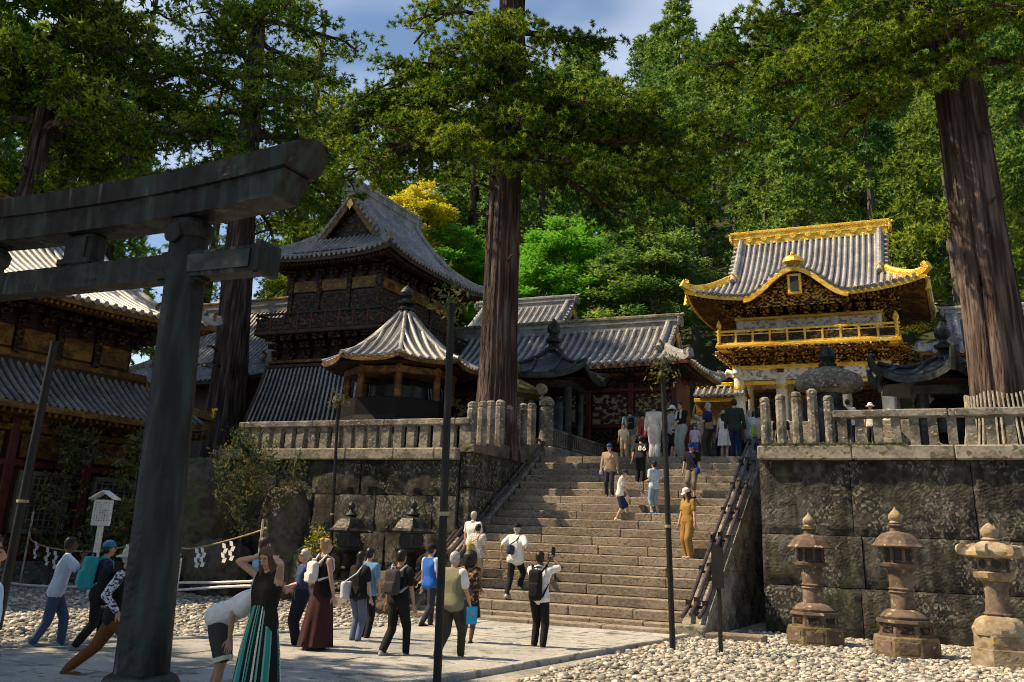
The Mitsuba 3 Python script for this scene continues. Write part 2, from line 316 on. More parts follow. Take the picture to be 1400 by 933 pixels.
# ---------------------------------------------------------------- staircase
st = thing('stone_staircase', 'broad flight of tan stone steps climbing to the terrace', 'staircase')
RUN, RISE = (V1 - V0) / 20, Z1 / 20
part(st, 'core', cat([bb(UL + .05, UR - .05, V0 + RUN * k + .06, V0 + RUN * (k + 1) + .06, 0, RISE * (k + 1) - .03) for k in range(20)]), 'wall_stone')
r5 = random.Random(5)
for k in range(20):
    x = UL + .02; z0, z1_ = RISE * k, RISE * (k + 1)
    while x < UR - .02:
        w_ = r5.uniform(1.25, 2.6)
        if UR - .02 - x - w_ < .7: w_ = UR - .02 - x
        part(st, 'step_block', rbox((x + w_ / 2, V0 + RUN * (k + .5) + .02 + r5.uniform(-.008, .008), (z0 + z1_) / 2 + r5.uniform(-.004, .004)), (w_ - .012, RUN + .09, RISE - .006), .022), 'step_stone')
        x += w_
for i, x0 in enumerate(np.arange(UL - .3, UR + .3, 1.8)):
    part(st, 'base_slab', rbox((x0 + .9, V0 - .22, .07), (1.785, .62, .13), .02), 'step_stone')
# cheek walls beside the steps, built of big blocks with a sloping cap
for s_, xe in ((-1, UL), (1, UR)):
    ya, yb = V0 - .1, V1 + .1
    sl = Z1 / (V1 - V0)
    def cheek(x0, x1, y0, y1, z0f, z1f):
        v = [[x, y, z] for x in (x0, x1) for y, z in ((y0, z0f(y0)), (y1, z0f(y1)), (y1, z1f(y1)), (y0, z1f(y0)))]
        f = [[0, 2, 1], [0, 3, 2], [4, 5, 6], [4, 6, 7], [0, 1, 5], [0, 5, 4], [3, 7, 6], [3, 6, 2], [0, 4, 7], [0, 7, 3], [1, 2, 6], [1, 6, 5]]
        return arr(v, f)
    xa, xb = (xe - .52, xe) if s_ < 0 else (xe, xe + .52)
    top = lambda y: max(.16, (y - V0 + .15) * sl + .12)
    ys = [ya, V0 + 1.3, V0 + 2.75]
    for i in range(2):
        part(st, 'cheek_block', cheek(xa, xb, ys[i] + .006, ys[i + 1] - .006, lambda y: 0.0, lambda y: top(y)), 'fence_stone')
    for y0_, y1_ in ((ys[2], V0 + 4.6), (V0 + 4.6, V0 + 6.4), (V0 + 6.4, yb)):
        zl = 1.35
        part(st, 'cheek_block', cheek(xa, xb, y0_, y1_ - .012, lambda y: 0.0, lambda y: zl), 'fence_stone')
        part(st, 'cheek_block', cheek(xa, xb, y0_, y1_ - .012, lambda y: zl + .012, lambda y: top(y)), 'fence_stone')
    yy = ya
    while yy < yb - .1:
        l = min(1.6, yb - yy)
        part(st, 'cap_stone', cheek(xa - .02, xb + .02, yy + .006, yy + l - .006, lambda y: top(y) + .002, lambda y: top(y) + .10), 'fence_stone')
        yy += l
    part(st, 'foot_stone', rbox(((xa + xb) / 2, V0 - .30, .13), (.66, .5, .26), .03), 'coping_stone')
# handrails: three brown pipes each side on small brackets
sl = Z1 / (V1 - V0)
for s_, xe, lab in ((-1, UL - .26, 'triple brown metal handrail on the left side of the steps'), (1, UR + .26, 'triple brown metal handrail on the right side of the steps')):
    hr_ = thing('handrail', lab, 'handrail', None)
    for j, (dx, dz) in enumerate(((-.19, .44), (.0, .52), (.19, .44))):
        p = [[xe + dx, V0 - .35, .18 + dz * .55], [xe + dx, V0 + .1, dz + .12], [xe + dx, V1 - .1, sl * (V1 - V0 - .1) + dz + .12], [xe + dx, V1 + .25, Z1 + dz + .1]]
        part(hr_, 'pipe', tube(p, .048, 8), 'brown_rail', 40)
    for yv in np.arange(V0 + .2, V1, 1.28):
        zb = (yv - V0 + .15) * sl + .22
        part(hr_, 'bracket', cat([box((xe, yv, zb + .08), (.06, .07, .30)), box((xe, yv, zb + .18), (.46, .08, .06)), box((xe - .19, yv, zb + .26), (.11, .09, .13)), box((xe + .19, yv, zb + .26), (.11, .09, .13)), box((xe, yv, zb + .32), (.11, .09, .14))]), 'black_iron')

# ---------------------------------------------------------------- retaining walls
def retaining(key, x0, x1, rows, seed, wlo, whi, amp, matn, cop=True, irregular=False):
    r = random.Random(seed); z = 0.0
    part(key, 'backing', bb(x0, x1, VW + .35, VW + .6, 0, ZW - .05), 'wall_stone')
    for i, h_ in enumerate(rows):
        x = x0
        while x < x1 - .05:
            w_ = r.uniform(wlo, whi)
            if x1 - x - w_ < wlo * .5: w_ = x1 - x
            hh = h_
            m = rough(w_ - .02, hh - .016, .45, amp, seed * 100 + i * 17 + int(x * 10) % 91, .13 if amp < .1 else .16)
            m = (m[0] * [1, 1, 1] + [x + w_ / 2, VW + .02 + (ZW - z - h_ / 2) * -.03 + r.uniform(-.02, .03), z + hh / 2], m[1])
            part(key, 'block', m, matn, 50)
            x += w_
        z += h_
    if cop:
        x = x0
        while x < x1 - .05:
            w_ = min(r.uniform(1.4, 2.6), x1 - x)
            part(key, 'coping', rbox((x + w_ / 2, VW + .12, ZW - .17), (w_ - .012, .62, .34), .03), 'coping_stone')
            x += w_
wr = thing('retaining_wall', 'dark mossy retaining wall of huge blocks right of the stairs', 'wall')
retaining(wr, -4.8, 16, [1.10, 1.18, 1.78 - .0], 21, 2.0, 3.6, .055, 'wall_stone')
wl = thing('retaining_wall', 'dark retaining wall left of the stairs behind the bronze lanterns', 'wall')
retaining(wl, -22.4, UL - .54, [.95, 1.05, 1.05, 1.01], 33, 1.3, 2.9, .10, 'wall_stone')
# moss strip along the top of the right wall
# ---------------------------------------------------------------- stone fences on the terrace edge
def post_mesh(w, d, h_, head, seed):
    r = np.random.default_rng(seed); prof = [(1, 0), (1, h_ - head * 1.5)] + ([(.86, h_ - head * 1.2), (1.02, h_ - head), (.95, h_ - head * .35), (.5, h_)] if head else [(1, h_)])
    m = lathe([(a * w * .62, z) for a, z in prof], n=4 if not head else 8, a0=math.pi / 4 if not head else math.pi / 8)
    v = m[0] * [1, d / w, 1]; v = v + r.normal(0, .006, v.shape)
    return v, m[1]
lowp = [shape(post_mesh(.30, .24, .70, 0, s), 'fence_stone') for s in range(4)]
tallp = [shape(post_mesh(.25, .24, 1.34 + .04 * s, .16, s), 'fence_stone') for s in range(4)]
def fence(key, x0, x1, step, ps, rail=True, z=ZW, y=VW + .16):
    i = 0
    for x in np.arange(x0, x1, step):
        part(key, 'post', ps[i % len(ps)], at=tr(x, y, z, r5.uniform(-.06, .06))); i += 1
    if rail:
        x = x0 - step / 2
        while x < x1 - .05:
            w_ = min(r5.uniform(2.2, 3.0), x1 - x)
            part(key, 'rail', rbox((x + w_ / 2, y, z + .70 + .09), (w_ - .012, .34, .19), .025), 'fence_stone')
            x += w_
fl = thing('stone_fence', 'low stone post fence with a flat rail on the left terrace edge', 'fence')
fence(fl, -21.6, -13.2, .455, lowp)
ft = thing('stone_fence', 'row of tall round headed stone posts climbing beside the stairs on the left', 'fence')
for i, y in enumerate(np.arange(VW + .2, V1 - .1, .62)): part(ft, 'post', tallp[i % 4], at=tr(-13.22 + .03 * (i % 2), y, ZW + .02 + (y - VW) * .105, r5.uniform(-.1, .1)))
for y in np.arange(VW, V1 + .2, .9): part(ft, 'sill', bb(-13.52, -13.02, y, y + .89, ZW - .1, ZW + .03 + (y - VW + .9) * .105), 'mossy_rock')
lw_ = thing('return_wall', 'dark return wall above the left handrail of the stairs', 'wall')
for k_ in range(4):
    y_ = VW + .05
    while y_ < V1:
        l_ = r5.uniform(1.2, 2.0); m = rough(l_ - .02, 1.08, .3, .05, 700 + k_ * 10 + int(y_), .16)
        part(lw_, 'block', (np.stack([-13.14 - m[0][:, 1], y_ + l_ / 2 + m[0][:, 0], .55 + k_ * 1.1 + m[0][:, 2]], 1), m[1]), 'wall_stone', 50); y_ += l_
nw = thing('newel_post', 'stout round topped stone newel post at the left of the stair head', 'post')
part(nw, 'shaft', lathe([(.25, 0), (.26, .05), (.245, 1.32), (.20, 1.36), (.20, 1.42)], (-13.08, V1 + .35, 4.99), 20), 'fence_stone', 40)
part(nw, 'cap', lathe([(.255, 1.42), (.27, 1.50), (.25, 1.60), (.17, 1.70), (.02, 1.74)], (-13.08, V1 + .35, 4.99), 20), 'fence_stone', 40)
part(nw, 'plinth', rbox((-13.08, V1 + .35, 4.8), (.66, .66, .4), .03), 'coping_stone')
pk = thing('picket_fence', 'low wooden picket fence running back from the left newel post', 'fence')
for i, y in enumerate(np.arange(V1 + .75, 37.2, .22)):
    part(pk, 'picket', rbox((-13.0, y, 5.36), (.05, .09, .64), .008), 'weathered_wood')
for z in (.62, .12): part(pk, 'rail', rbox((-13.0, 34.3, 5.02 + z), (.075, 5.9, .06), .008), 'weathered_wood')
rw = thing('return_wall', 'short return wall running back beside the stairs at the right wall end', 'wall')
for k_ in range(4):
    for y_ in np.arange(VW + .3, V1, 1.8): part(rw, 'block', rbox((-4.58, y_ + .9, .55 + k_ * 1.1), (.36, 1.78, 1.085), .03), 'wall_stone')
part(pk, 'kerb', rbox((-13.02, 34.2, 4.82), (.34, 6.2, .44), .03), 'coping_stone')
fr = thing('stone_fence', 'tall weathered stone posts right of the stair head', 'fence')
fence(fr, -4.6, -2.9, .40, [shape(post_mesh(.215, .21, 1.28 + .06 * s, .12, s + 9), 'fence_stone') for s in range(4)], False)
fr2 = thing('stone_fence', 'low stone post fence with a flat rail on the right terrace edge', 'fence')
fence(fr2, -2.7, 9, .42, [shape(post_mesh(.24, .22, .70, 0, s + 20), 'fence_stone') for s in range(4)])

# ---------------------------------------------------------------- roofs
def turn(m, cx, cy, rot): return move(m, (cx, cy, 0), rot)
def rib_mesh(P, r, cap=True):
    """a rounded tile row lying on the roof along the points P, with a round end disc at the eave"""
    P = np.asarray(P, float); tan = np.gradient(P, axis=0); th = np.linspace(0, np.pi, 6); V = []
    for p, t in zip(P, tan):
        t = t / np.linalg.norm(t); s = np.cross(t, [0, 0, 1.0]); s /= np.linalg.norm(s) + 1e-9; q = np.cross(s, t)
        V.append(p + r * np.cos(th)[:, None] * s + r * 1.15 * np.sin(th)[:, None] * q)
    V = np.array(V); m = grid(V)
    m = (m[0], m[1][:, ::-1])
    if cap:
        t = P[0] - P[1]; t /= np.linalg.norm(t)
        m = cat([m, cyl(P[0] + t * .03 + [0, 0, r * .1], P[0] - t * .02 + [0, 0, r * .1], r * 1.15, n=10)])
    return m
class Roof:
    def __init__(s, cx, cy, rot, a, b, ze, H, dg, lift, bump=None, bdep=.6, curve=.42, p=3.2):
        s.cx, s.cy, s.rot, s.a, s.b, s.ze, s.H, s.dg, s.lift, s.bump, s.bdep, s.curve, s.p = cx, cy, rot, a, b, ze, H, dg, lift, bump, bdep, curve, p
        s.xg = a - dg
    def prof(s, d): t = np.clip(d / s.b, 0, 1); return s.H * ((1 - s.curve) * t + s.curve * t * t)
    def z(s, x, y, d):
        l = s.lift * (np.abs(x) / s.a) ** s.p * (np.abs(y) / s.b) ** s.p
        z = s.ze + s.prof(d) + l
        if s.bump is not None: z = z + np.where(np.asarray(y) < 0, s.bump(np.asarray(x)) * np.clip(1 - d / (s.bdep * s.b), 0, 1) ** 1.3, 0)
        return z
    def front(s, x, d, sg=-1): y = sg * (s.b - d); return np.stack([x + 0 * d, y + 0 * x, s.z(x, y, d)], -1)
    def side(s, y, d, sg=1): x = sg * (s.a - d); return np.stack([x + 0 * y, y + 0 * d, s.z(x, y, d)], -1)
    def W(s, m): return turn(m, s.cx, s.cy, s.rot)
    def build(s, key, rib, pan, step, trim, rr=.075, sides=('f', 'l', 'r'), ridge_h=.55, ridge_mat=None, over=1.2, soffit='dark_red_wood', rafter='dark_wood', gable='dark_carving', th=.16, fascia=None, oni_s=1.0, eave_mat=None, verge_mat=None):
        ridge_mat = ridge_mat or pan; fascia = fascia or trim
        R = key_for(key + '__roof'); gs = []
        def fcol(x0, x1, n, sg):
            xs = np.linspace(x0, x1, n); ts = np.linspace(0, 1, 12); P = []
            for x in xs:
                dm = s.b if abs(x) <= s.xg + 1e-6 and not (x0 >= s.xg - 1e-6 or x1 <= -s.xg + 1e-6) else s.a - abs(x)
                P.append(s.front(np.full(12, x), ts * dm, sg))
            g = grid(np.array(P)); return g if sg < 0 else (g[0], g[1][:, ::-1])
        for sg in (-1, 1): gs += [fcol(-s.xg, s.xg, 41, sg), fcol(s.xg, s.a, 8, sg), fcol(-s.a, -s.xg, 8, sg)]
        for sg in (-1, 1):
            ys = np.linspace(-s.b, s.b, 31); ts = np.linspace(0, 1, 7)
            g = grid(np.array([s.side(np.full(7, y), ts * min(s.b - abs(y), s.dg), sg) for y in ys])); gs.append(g if sg > 0 else (g[0], g[1][:, ::-1]))
        put(R, s.W(cat(gs)), pan, 40)
        # tile rows
        def ribs(fn, vals, dm):
            for v in vals:
                d = dm(v)
                if d < .25: continue
                n = max(3, int(d / .45) + 2); part(R, 'tile_rib', s.W(rib_mesh(fn(v, np.linspace(-.11, d, n)), rr)), rib, 50)
        def even(L, st): k = int(2 * L / st); return (np.arange(k) + .5) * (2 * L / k) - L
        fm = lambda x: s.b - .1 if abs(x) <= s.xg else s.a - abs(x)
        if 'f' in sides: ribs(lambda x, d: s.front(np.full(len(d), x), d, -1), even(s.a - .05, step), fm)
        if 'k' in sides: ribs(lambda x, d: s.front(np.full(len(d), x), d, 1), even(s.a - .05, step), fm)
        sm = lambda y: min(s.b - abs(y), s.dg)
        if 'r' in sides: ribs(lambda y, d: s.side(np.full(len(d), y), d, 1), even(s.b - .05, step), sm)
        if 'l' in sides: ribs(lambda y, d: s.side(np.full(len(d), y), d, -1), even(s.b - .05, step), sm)
        # eave boards, soffit and rafters
        for sg, nm in ((-1, 'f'), (1, 'k')):
            xs = np.linspace(-s.a, s.a, 41); e = s.front(xs, 0 * xs, sg)
            part(R, 'eave_board', s.W(sweep(e + [0, 0, -.02], .10, th)), fascia)
            d = np.array([.04, over]); P = []
            for x in xs:
                q = s.front(np.full(2, x), d * 0, sg); q[:, 1] -= sg * d; q[:, 0] *= 1 - d / s.a; q[:, 2] += -th + d * .16 - (0 if s.bump is None or sg > 0 else s.bump(np.array(x)) * np.array([0, .6])); P.append(q)
            g = grid(np.array(P)); part(R, 'soffit', s.W((g[0], g[1][:, ::-1] if sg < 0 else g[1])), soffit)
            rf = []
            for x in even(s.a - .1, .21):
                q0 = s.front(np.array([x]), np.array([0.]), sg)[0]
                q0 = q0 + [0, -sg * .12, -th - .02]; q1 = q0 + [-.1 * x / s.a, -sg * (over - .15), .16 * (over - .15)]
                rf += [sweep([q0, q1], .085, .10)]
            part(R, 'rafter', s.W(cat(rf)), rafter, kind='stuff')
        for sg in (-1, 1):
            ys = np.linspace(-s.b, s.b, 31); e = s.side(ys, 0 * ys, sg)
            part(R, 'eave_board', s.W(sweep(e + [0, 0, -.021], .10, th)), fascia)
            d = np.array([.04, over]); P = []
            for y in ys:
                q = s.side(np.full(2, y), d * 0, sg); q[:, 0] -= sg * d; q[:, 1] *= 1 - d / s.b; q[:, 2] += -th + d * .16; P.append(q)
            g = grid(np.array(P)); part(R, 'soffit', s.W((g[0], g[1][:, ::-1] if sg > 0 else g[1])), soffit)
            rf = []
            for y in even(s.b - .1, .21):
                q0 = s.side(np.array([y]), np.array([0.]), sg)[0]
                q0 = q0 + [-sg * .12, 0, -th - .02]; q1 = q0 + [-sg * (over - .15), -.1 * y / s.b, .16 * (over - .15)]
                rf += [sweep([q0, q1], .085, .10)]
            part(R, 'rafter', s.W(cat(rf)), rafter, kind='stuff')
        # gables, ridges and their end tiles
        for sg in (-1, 1):
            ys = np.linspace(-(s.b - s.dg), s.b - s.dg, 25); x = sg * (s.xg - .35)
            top = s.z(0 * ys + x, ys * 0, s.b - np.abs(ys)) - .05; bot = 0 * ys + s.ze + s.prof(s.dg) - .1
            g = grid(np.array([np.stack([0 * ys + x, ys, bot], 1), np.stack([0 * ys + x, ys, np.maximum(top, bot)], 1)]))
            part(key, 'gable_panel', s.W(g), gable)
            for y0 in (-1, 1):
                dd = np.linspace(s.dg * .8, s.b, 12); pp = np.stack([0 * dd + sg * (s.xg - .02), y0 * (s.b - dd), s.z(0 * dd, 0 * dd, dd) + .02], 1)
                part(R, 'barge_board', s.W(sweep(pp + [0, 0, -.05], .10, .32)), verge_mat or trim)
                part(R, 'verge_ridge', s.W(cat([sweep(pp + [sg * -.25, 0, .24], .26, .30), tube(pp + [sg * -.25, 0, .24], .12, 8)])), rib)
                for k in range(1, 11):
                    part(R, 'verge_tile', s.W(cyl(pp[k] + [sg * -.12, 0, .02], pp[k] + [sg * .09, 0, -.02], .09, n=8)), rib, 40) if sides else None
                ddh = np.linspace(-.12, s.dg, 9); hp = np.stack([sg * (s.a - ddh), y0 * (s.b - ddh), s.z(sg * (s.a - ddh), y0 * (s.b - ddh), np.maximum(ddh, 0)) + .20], 1)
                hp[0, 2] += .08; hp[1, 2] += .03
                part(R, 'hip_ridge', s.W(cat([sweep(hp, .24, .26), tube(hp, .11, 8)])), eave_mat or rib)
                part(R, 'end_tile', s.W(oni((sg * (s.a - .05), y0 * (s.b - .05), hp[0, 2] - .05), .42 * oni_s, math.atan2(y0, sg))), trim)
                part(R, 'end_tile', s.W(oni((sg * (s.xg - .25), y0 * (s.b - s.dg + .05), s.ze + s.prof(s.dg) + .22), .5 * oni_s, math.atan2(y0, 0))), trim)
            part(key, 'gable_pendant', s.W(move(pendant(.55), (sg * (s.xg + .06), 0, s.ze + s.H - .55), 0 if sg > 0 else math.pi)), 'gold')
        zr = s.ze + s.H
        part(R, 'ridge', s.W(cat([bb(-s.xg - .1, s.xg + .1, -.17, .17, zr - .15, zr + ridge_h - .1), bb(-s.xg - .16, s.xg + .16, -.22, .22, zr + ridge_h * .35, zr + ridge_h * .35 + .06)])), ridge_mat)
        part(R, 'ridge_cap', s.W(cat([rbox((0, 0, zr + ridge_h - .02), (2 * s.xg + .5, .46, .15), .04)])), trim)
        for sg in (-1, 1): part(R, 'end_tile', s.W(oni((sg * (s.xg + .2), 0, zr + ridge_h * .35), .8 * oni_s, 0 if sg > 0 else math.pi)), trim)
        return R
def oni(c, s, rz):
    """a ridge-end ornament: shield with horns and a boss, facing +x before it is turned"""
    m = cat([rbox((0, 0, .05 * s), (.18 * s, .62 * s, .62 * s), .05 * s), cyl((.05 * s, 0, .1 * s), (.16 * s, 0, .1 * s), .2 * s, .14 * s, 12),
             tube([[0, .28 * s, -.2 * s], [.04 * s, .46 * s, -.1 * s], [.04 * s, .46 * s, .16 * s], [0, .32 * s, .2 * s]], .07 * s, 6),
             tube([[0, -.28 * s, -.2 * s], [.04 * s, -.46 * s, -.1 * s], [.04 * s, -.46 * s, .16 * s], [0, -.32 * s, .2 * s]], .07 * s, 6),
             cyl((-.1 * s, 0, .38 * s), (.25 * s, 0, .46 * s), .1 * s, n=10)])
    return move(m, c, rz)
def pendant(s):
    """a gilt gable pendant, facing +x"""
    import shapely.geometry as sg
    p = sg.Point(0, .2).buffer(.22).union(sg.Point(-.2, -.02).buffer(.17)).union(sg.Point(.2, -.02).buffer(.17)).union(sg.Point(0, -.25).buffer(.14)).union(sg.Polygon([(-.12, -.1), (.12, -.1), (0, -.5)]))
    m = trimesh.creation.extrude_polygon(p.simplify(.01), .08, engine='earcut'); v = np.array(m.vertices)
    return np.stack([v[:, 2], v[:, 0], v[:, 1]], 1) * s, np.array(m.faces)
def bracket(w, out, h, tiers=3):
    """a stepped bracket cluster: arms and bearing blocks growing outwards (towards -y) and upwards from the origin"""
    ms = [rbox((0, -.06, .06), (.26, .26, .16), .03)]
    for k in range(tiers):
        z = .12 + (h - .12) * (k + .5) / tiers; o = out * (k + .6) / tiers; ww = w * (.55 + .45 * (k + 1) / tiers); t = (h - .12) / tiers
        ms += [box((0, -o + .04, z - t * .18), (ww, .12, t * .36)), box((0, -o / 2, z - t * .16), (.13, o + .2, t * .38))]
        ms += [rbox((x, -o + .03, z + t * .22), (.19, .20, t * .42), .03) for x in (-ww / 2 + .09, 0, ww / 2 - .09)]
        ms += [tube([[0, -o - .05, z - t * .1], [0, -o - .22, z], [0, -o - .26, z + t * .25]], [.06, .05, .025], 5)]
    return cat(ms)
def along(key, name, m, mt, p0, p1, n, rz, inset=0.0):
    d = shape(m, mt); p0, p1 = np.array(p0, float), np.array(p1, float)
    for i in range(n):
        p = p0 + (p1 - p0) * ((i + inset) / (n - 1 + 2 * inset) if n > 1 else .5); part(key, name, d, at=tr(p[0], p[1], p[2], rz))

# ---------------------------------------------------------------- the gilt two-storey gate
ym = thing('temple_gate', 'two storey gold and white gate with a wavy gabled tiled roof', 'gate')
GX, GY, GB = -5.75, 45.6, 6.95
bump = lambda x: 1.3 * np.clip(np.cos(np.clip((x + .25) / 2.25, -1, 1) * np.pi) * .5 + .5, 0, 1) ** .9
rf = Roof(GX, GY + .4, 0, 5.1, 3.9, 12.62, 3.75, 1.6, .55, bump, .75)
YR = rf.build(ym, 'roof_rib', 'roof_pan', .262, 'gold', .082, ('f', 'l', 'r'), .5, 'gold', 1.35, 'gilt_wood', 'gilt_wood', 'gilt_carving', .17, 'gold', .85, 'gold')
part(YR, 'crest', cat([rf.W(lathe([(.12, -.05), (.5, .0), (.42, .2), (.2, .34), (.02, .4)], (-.25, -rf.b + .1, 12.62 + 1.45), 14)), rf.W(move(oni((0, 0, 0), .75, 0), (-.25, -rf.b - .02, 14.1), -math.pi / 2))]), 'gold')
for i in range(9): part(YR, 'ridge_crest', rf.W(cyl((-2.8 + i * .7, -.17, 12.62 + 3.75 + .14), (-2.8 + i * .7, -.23, 12.62 + 3.75 + .14), .15, n=12)), 'gold')
# the wavy gable's boards and plaque
xs = np.linspace(-2.5, 2.0, 25)
e = np.stack([xs, 0 * xs - rf.b - .05, 12.62 + bump(xs) - .06], 1)
part(ym, 'gable_board', rf.W(sweep(e + [0, -.025, -.02], .12, .19)), 'gold')
gp = grid(np.array([np.stack([xs, 0 * xs - rf.b + .35, 12.57 + bump(xs) - .3], 1), np.stack([xs, 0 * xs - rf.b + .35, 0 * xs + 12.2], 1)]))
part(ym, 'gable_panel', rf.W(gp), 'gilt_carving')
pl = part(ym, 'plaque', rbox((GX - .25, GY - 3.42, 13.1), (.62, .14, .95), .03), 'gold')
part(pl, 'face', rbox((GX - .25, GY - 3.50, 13.1), (.36, .05, .68), .01), 'ink')
FB, DB = 3.1, 2.15      # half width and half depth of the body
part(ym, 'plinth', rbox((GX, GY, GB + .12), (2 * FB + 1.6, 2 * DB + 1.6, .26), .03), 'coping_stone')
lc = shape(cat([lathe([(.34, 0), (.34, .12), (.25, .16), (.24, 2.05), (.30, 2.12), (.30, 2.22)], n=16)]), 'white_lacquer', 40)
cb = shape(lathe([(.262, 0), (.262, .16)], n=16), 'gold', 40)
for y in (-DB, 0, DB):
    for x in (-FB, -1.25, 1.25, FB):
        c_ = part(ym, 'column', lc, at=tr(GX + x, GY + y, GB + .22)); part(c_, 'band', cb, at=tr(GX + x, GY + y, GB + 1.75))
for y in (-DB, DB):
    for x0, x1 in ((-FB, -1.25), (-1.25, 1.25), (1.25, FB)):
        part(ym, 'beam', rbox((GX + (x0 + x1) / 2, GY + y, 9.37), (x1 - x0 - .3, .34, .50), .04), 'white_carving')
        part(ym, 'tie_beam', rbox((GX + (x0 + x1) / 2, GY + y, 9.0), (x1 - x0 - .46, .2, .16), .02), 'gold')
for x in (-FB, FB):
    for y in (-DB / 2, DB / 2): part(ym, 'beam', rbox((GX + x, GY + y, 9.37), (.34, DB - .3, .50), .04), 'white_carving')
for x0, x1 in ((-FB, -1.25), (1.25, FB)):
    part(ym, 'wall_panel', bb(GX + x0 + .2, GX + x1 - .2, GY - .05, GY + .05, GB + .25, 9.05), 'gilt_wood')
    part(ym, 'niche_panel', bb(GX + x0 + .28, GX + x1 - .28, GY - .12, GY - .06, GB + .5, 8.9), 'dark_carving')
part(ym, 'lintel', bb(GX - 1.1, GX + 1.1, GY - .1, GY + .1, 8.7, 9.1), 'gilt_carving')
for x in (-FB, FB):
    part(ym, 'nosing', tube([[GX + x, GY - DB - .15, 9.4], [GX + x, GY - DB - .5, 9.5], [GX + x, GY - DB - .72, 9.3], [GX + x * 1.0, GY - DB - .62, 9.15]], [.2, .18, .13, .05], 8), 'white_lacquer', 50)
    part(ym, 'nosing', tube([[GX + x + np.sign(x) * .1, GY - DB, 9.4], [GX + x + np.sign(x) * .5, GY - DB, 9.5], [GX + x + np.sign(x) * .72, GY - DB, 9.25]], [.2, .18, .06], 8), 'white_lacquer', 50)
part(ym, 'band_beam', rbox((GX, GY, 9.68), (2 * FB + .5, 2 * DB + .5, .18), .03), 'gold')
b1 = bracket(.62, .95, .72)
along(ym, 'bracket', b1, 'gilt_carving', (GX - FB, GY - DB - .1, 9.76), (GX + FB, GY - DB - .1, 9.76), 11, 0)
along(ym, 'bracket', b1, 'gilt_carving', (GX + FB + .1, GY - DB, 9.76), (GX + FB + .1, GY + DB, 9.76), 7, math.pi / 2)
along(ym, 'bracket', b1, 'gilt_carving', (GX - FB - .1, GY - DB, 9.76), (GX - FB - .1, GY + DB, 9.76), 7, -math.pi / 2)
part(ym, 'inner_core', rbox((GX, GY, 10.05), (2 * FB, 2 * DB, .95), .02), 'gilt_carving')
HX, HY = FB + .8, DB + 1.0
part(ym, 'balcony_floor', cat([rbox((GX, GY, 10.52), (2 * HX, 2 * HY, .16), .03), rbox((GX, GY, 10.40), (2 * HX - .3, 2 * HY - .3, .08), .02)]), 'gold')
def balustrade(key, x0, y0, x1, y1, z, n, rail_m, post_m, panel_m, h_=.62):
    p0, p1 = np.array([x0, y0]), np.array([x1, y1]); L = np.linalg.norm(p1 - p0); rz = math.atan2(y1 - y0, x1 - x0)
    for i in range(n + 1):
        p = p0 + (p1 - p0) * i / n
        part(key, 'baluster', cat([rbox((p[0], p[1], z + h_ / 2 + .03), (.10, .10, h_ + .06), .02, rz)]), post_m)
        if i < n:
            q = p0 + (p1 - p0) * (i + .5) / n
            part(key, 'rail_panel', rbox((q[0], q[1], z + h_ * .42), (L / n * .84, .05, h_ * .58), .01, rz), panel_m)
    c = (p0 + p1) / 2
    for zz, t in ((h_, .10), (h_ * .74, .06), (.06, .08)): part(key, 'rail', rbox((c[0], c[1], z + zz), (L + .3, t, t), .02, rz), rail_m)
balustrade(ym, GX - HX + .15, GY - HY + .15, GX + HX - .15, GY - HY + .15, 10.60, 10, 'gold', 'gold', 'dark_carving')
balustrade(ym, GX + HX - .15, GY - HY + .15, GX + HX - .15, GY + HY - .15, 10.60, 7, 'gold', 'gold', 'dark_carving')
balustrade(ym, GX - HX + .15, GY - HY + .15, GX - HX + .15, GY + HY - .15, 10.60, 7, 'gold', 'gold', 'dark_carving')
for x in (-1, 1): part(ym, 'corner_finial', lathe([(.09, 0), (.09, .75), (.13, .8), (.13, .9), (.09, 1.0), (.02, 1.15)], (GX + x * (HX - .15), GY - HY + .15, 10.60), 10), 'gold', 40)
UB, UD = FB - .15, DB - .1
part(ym, 'upper_core', bb(GX - UB + .25, GX + UB - .25, GY - UD + .25, GY + UD - .25, 10.5, 12.9), 'dark_red_wood')
uc = shape(lathe([(.2, 0), (.2, 1.3)], n=12), 'white_lacquer', 40)
for x in (-UB, -1.2, 1.2, UB): part(ym, 'upper_column', uc, at=tr(GX + x, GY - UD, 10.6))
for x in (-UB, UB): part(ym, 'upper_column', uc, at=tr(GX + x, GY + UD, 10.6))
for x0, x1 in ((-UB, -1.2), (-1.2, 1.2), (1.2, UB)):
    for q in (.25, .75): part(ym, 'window_panel', rbox((GX + x0 + (x1 - x0) * q, GY - UD + .12, 11.05), ((x1 - x0) * .32, .1, .8), .02), 'dark_carving')
    part(ym, 'frieze', rbox((GX + (x0 + x1) / 2, GY - UD, 11.62), (x1 - x0 - .34, .22, .46), .03), 'white_carving')
    part(ym, 'jamb', cat([bb(GX + x0 + .24, GX + x0 + .34, GY - UD - .02, GY - UD + .1, 10.6, 11.4), bb(GX + x1 - .34, GX + x1 - .24, GY - UD - .02, GY - UD + .1, 10.6, 11.4), bb(GX + (x0 + x1) / 2 - .09, GX + (x0 + x1) / 2 + .09, GY - UD - .02, GY - UD + .1, 10.6, 11.4)]), 'white_lacquer')
for x in (-UB, UB): part(ym, 'frieze', rbox((GX + x, GY, 11.62), (.22, 2 * UD - .4, .46), .03), 'white_carving')
part(ym, 'upper_beam', rbox((GX, GY, 11.92), (2 * UB + .5, 2 * UD + .5, .14), .02), 'gold')
b2 = bracket(.62, 1.15, .95)
along(ym, 'upper_bracket', b2, 'gilt_carving', (GX - UB, GY - UD - .1, 11.98), (GX + UB, GY - UD - .1, 11.98), 11, 0)
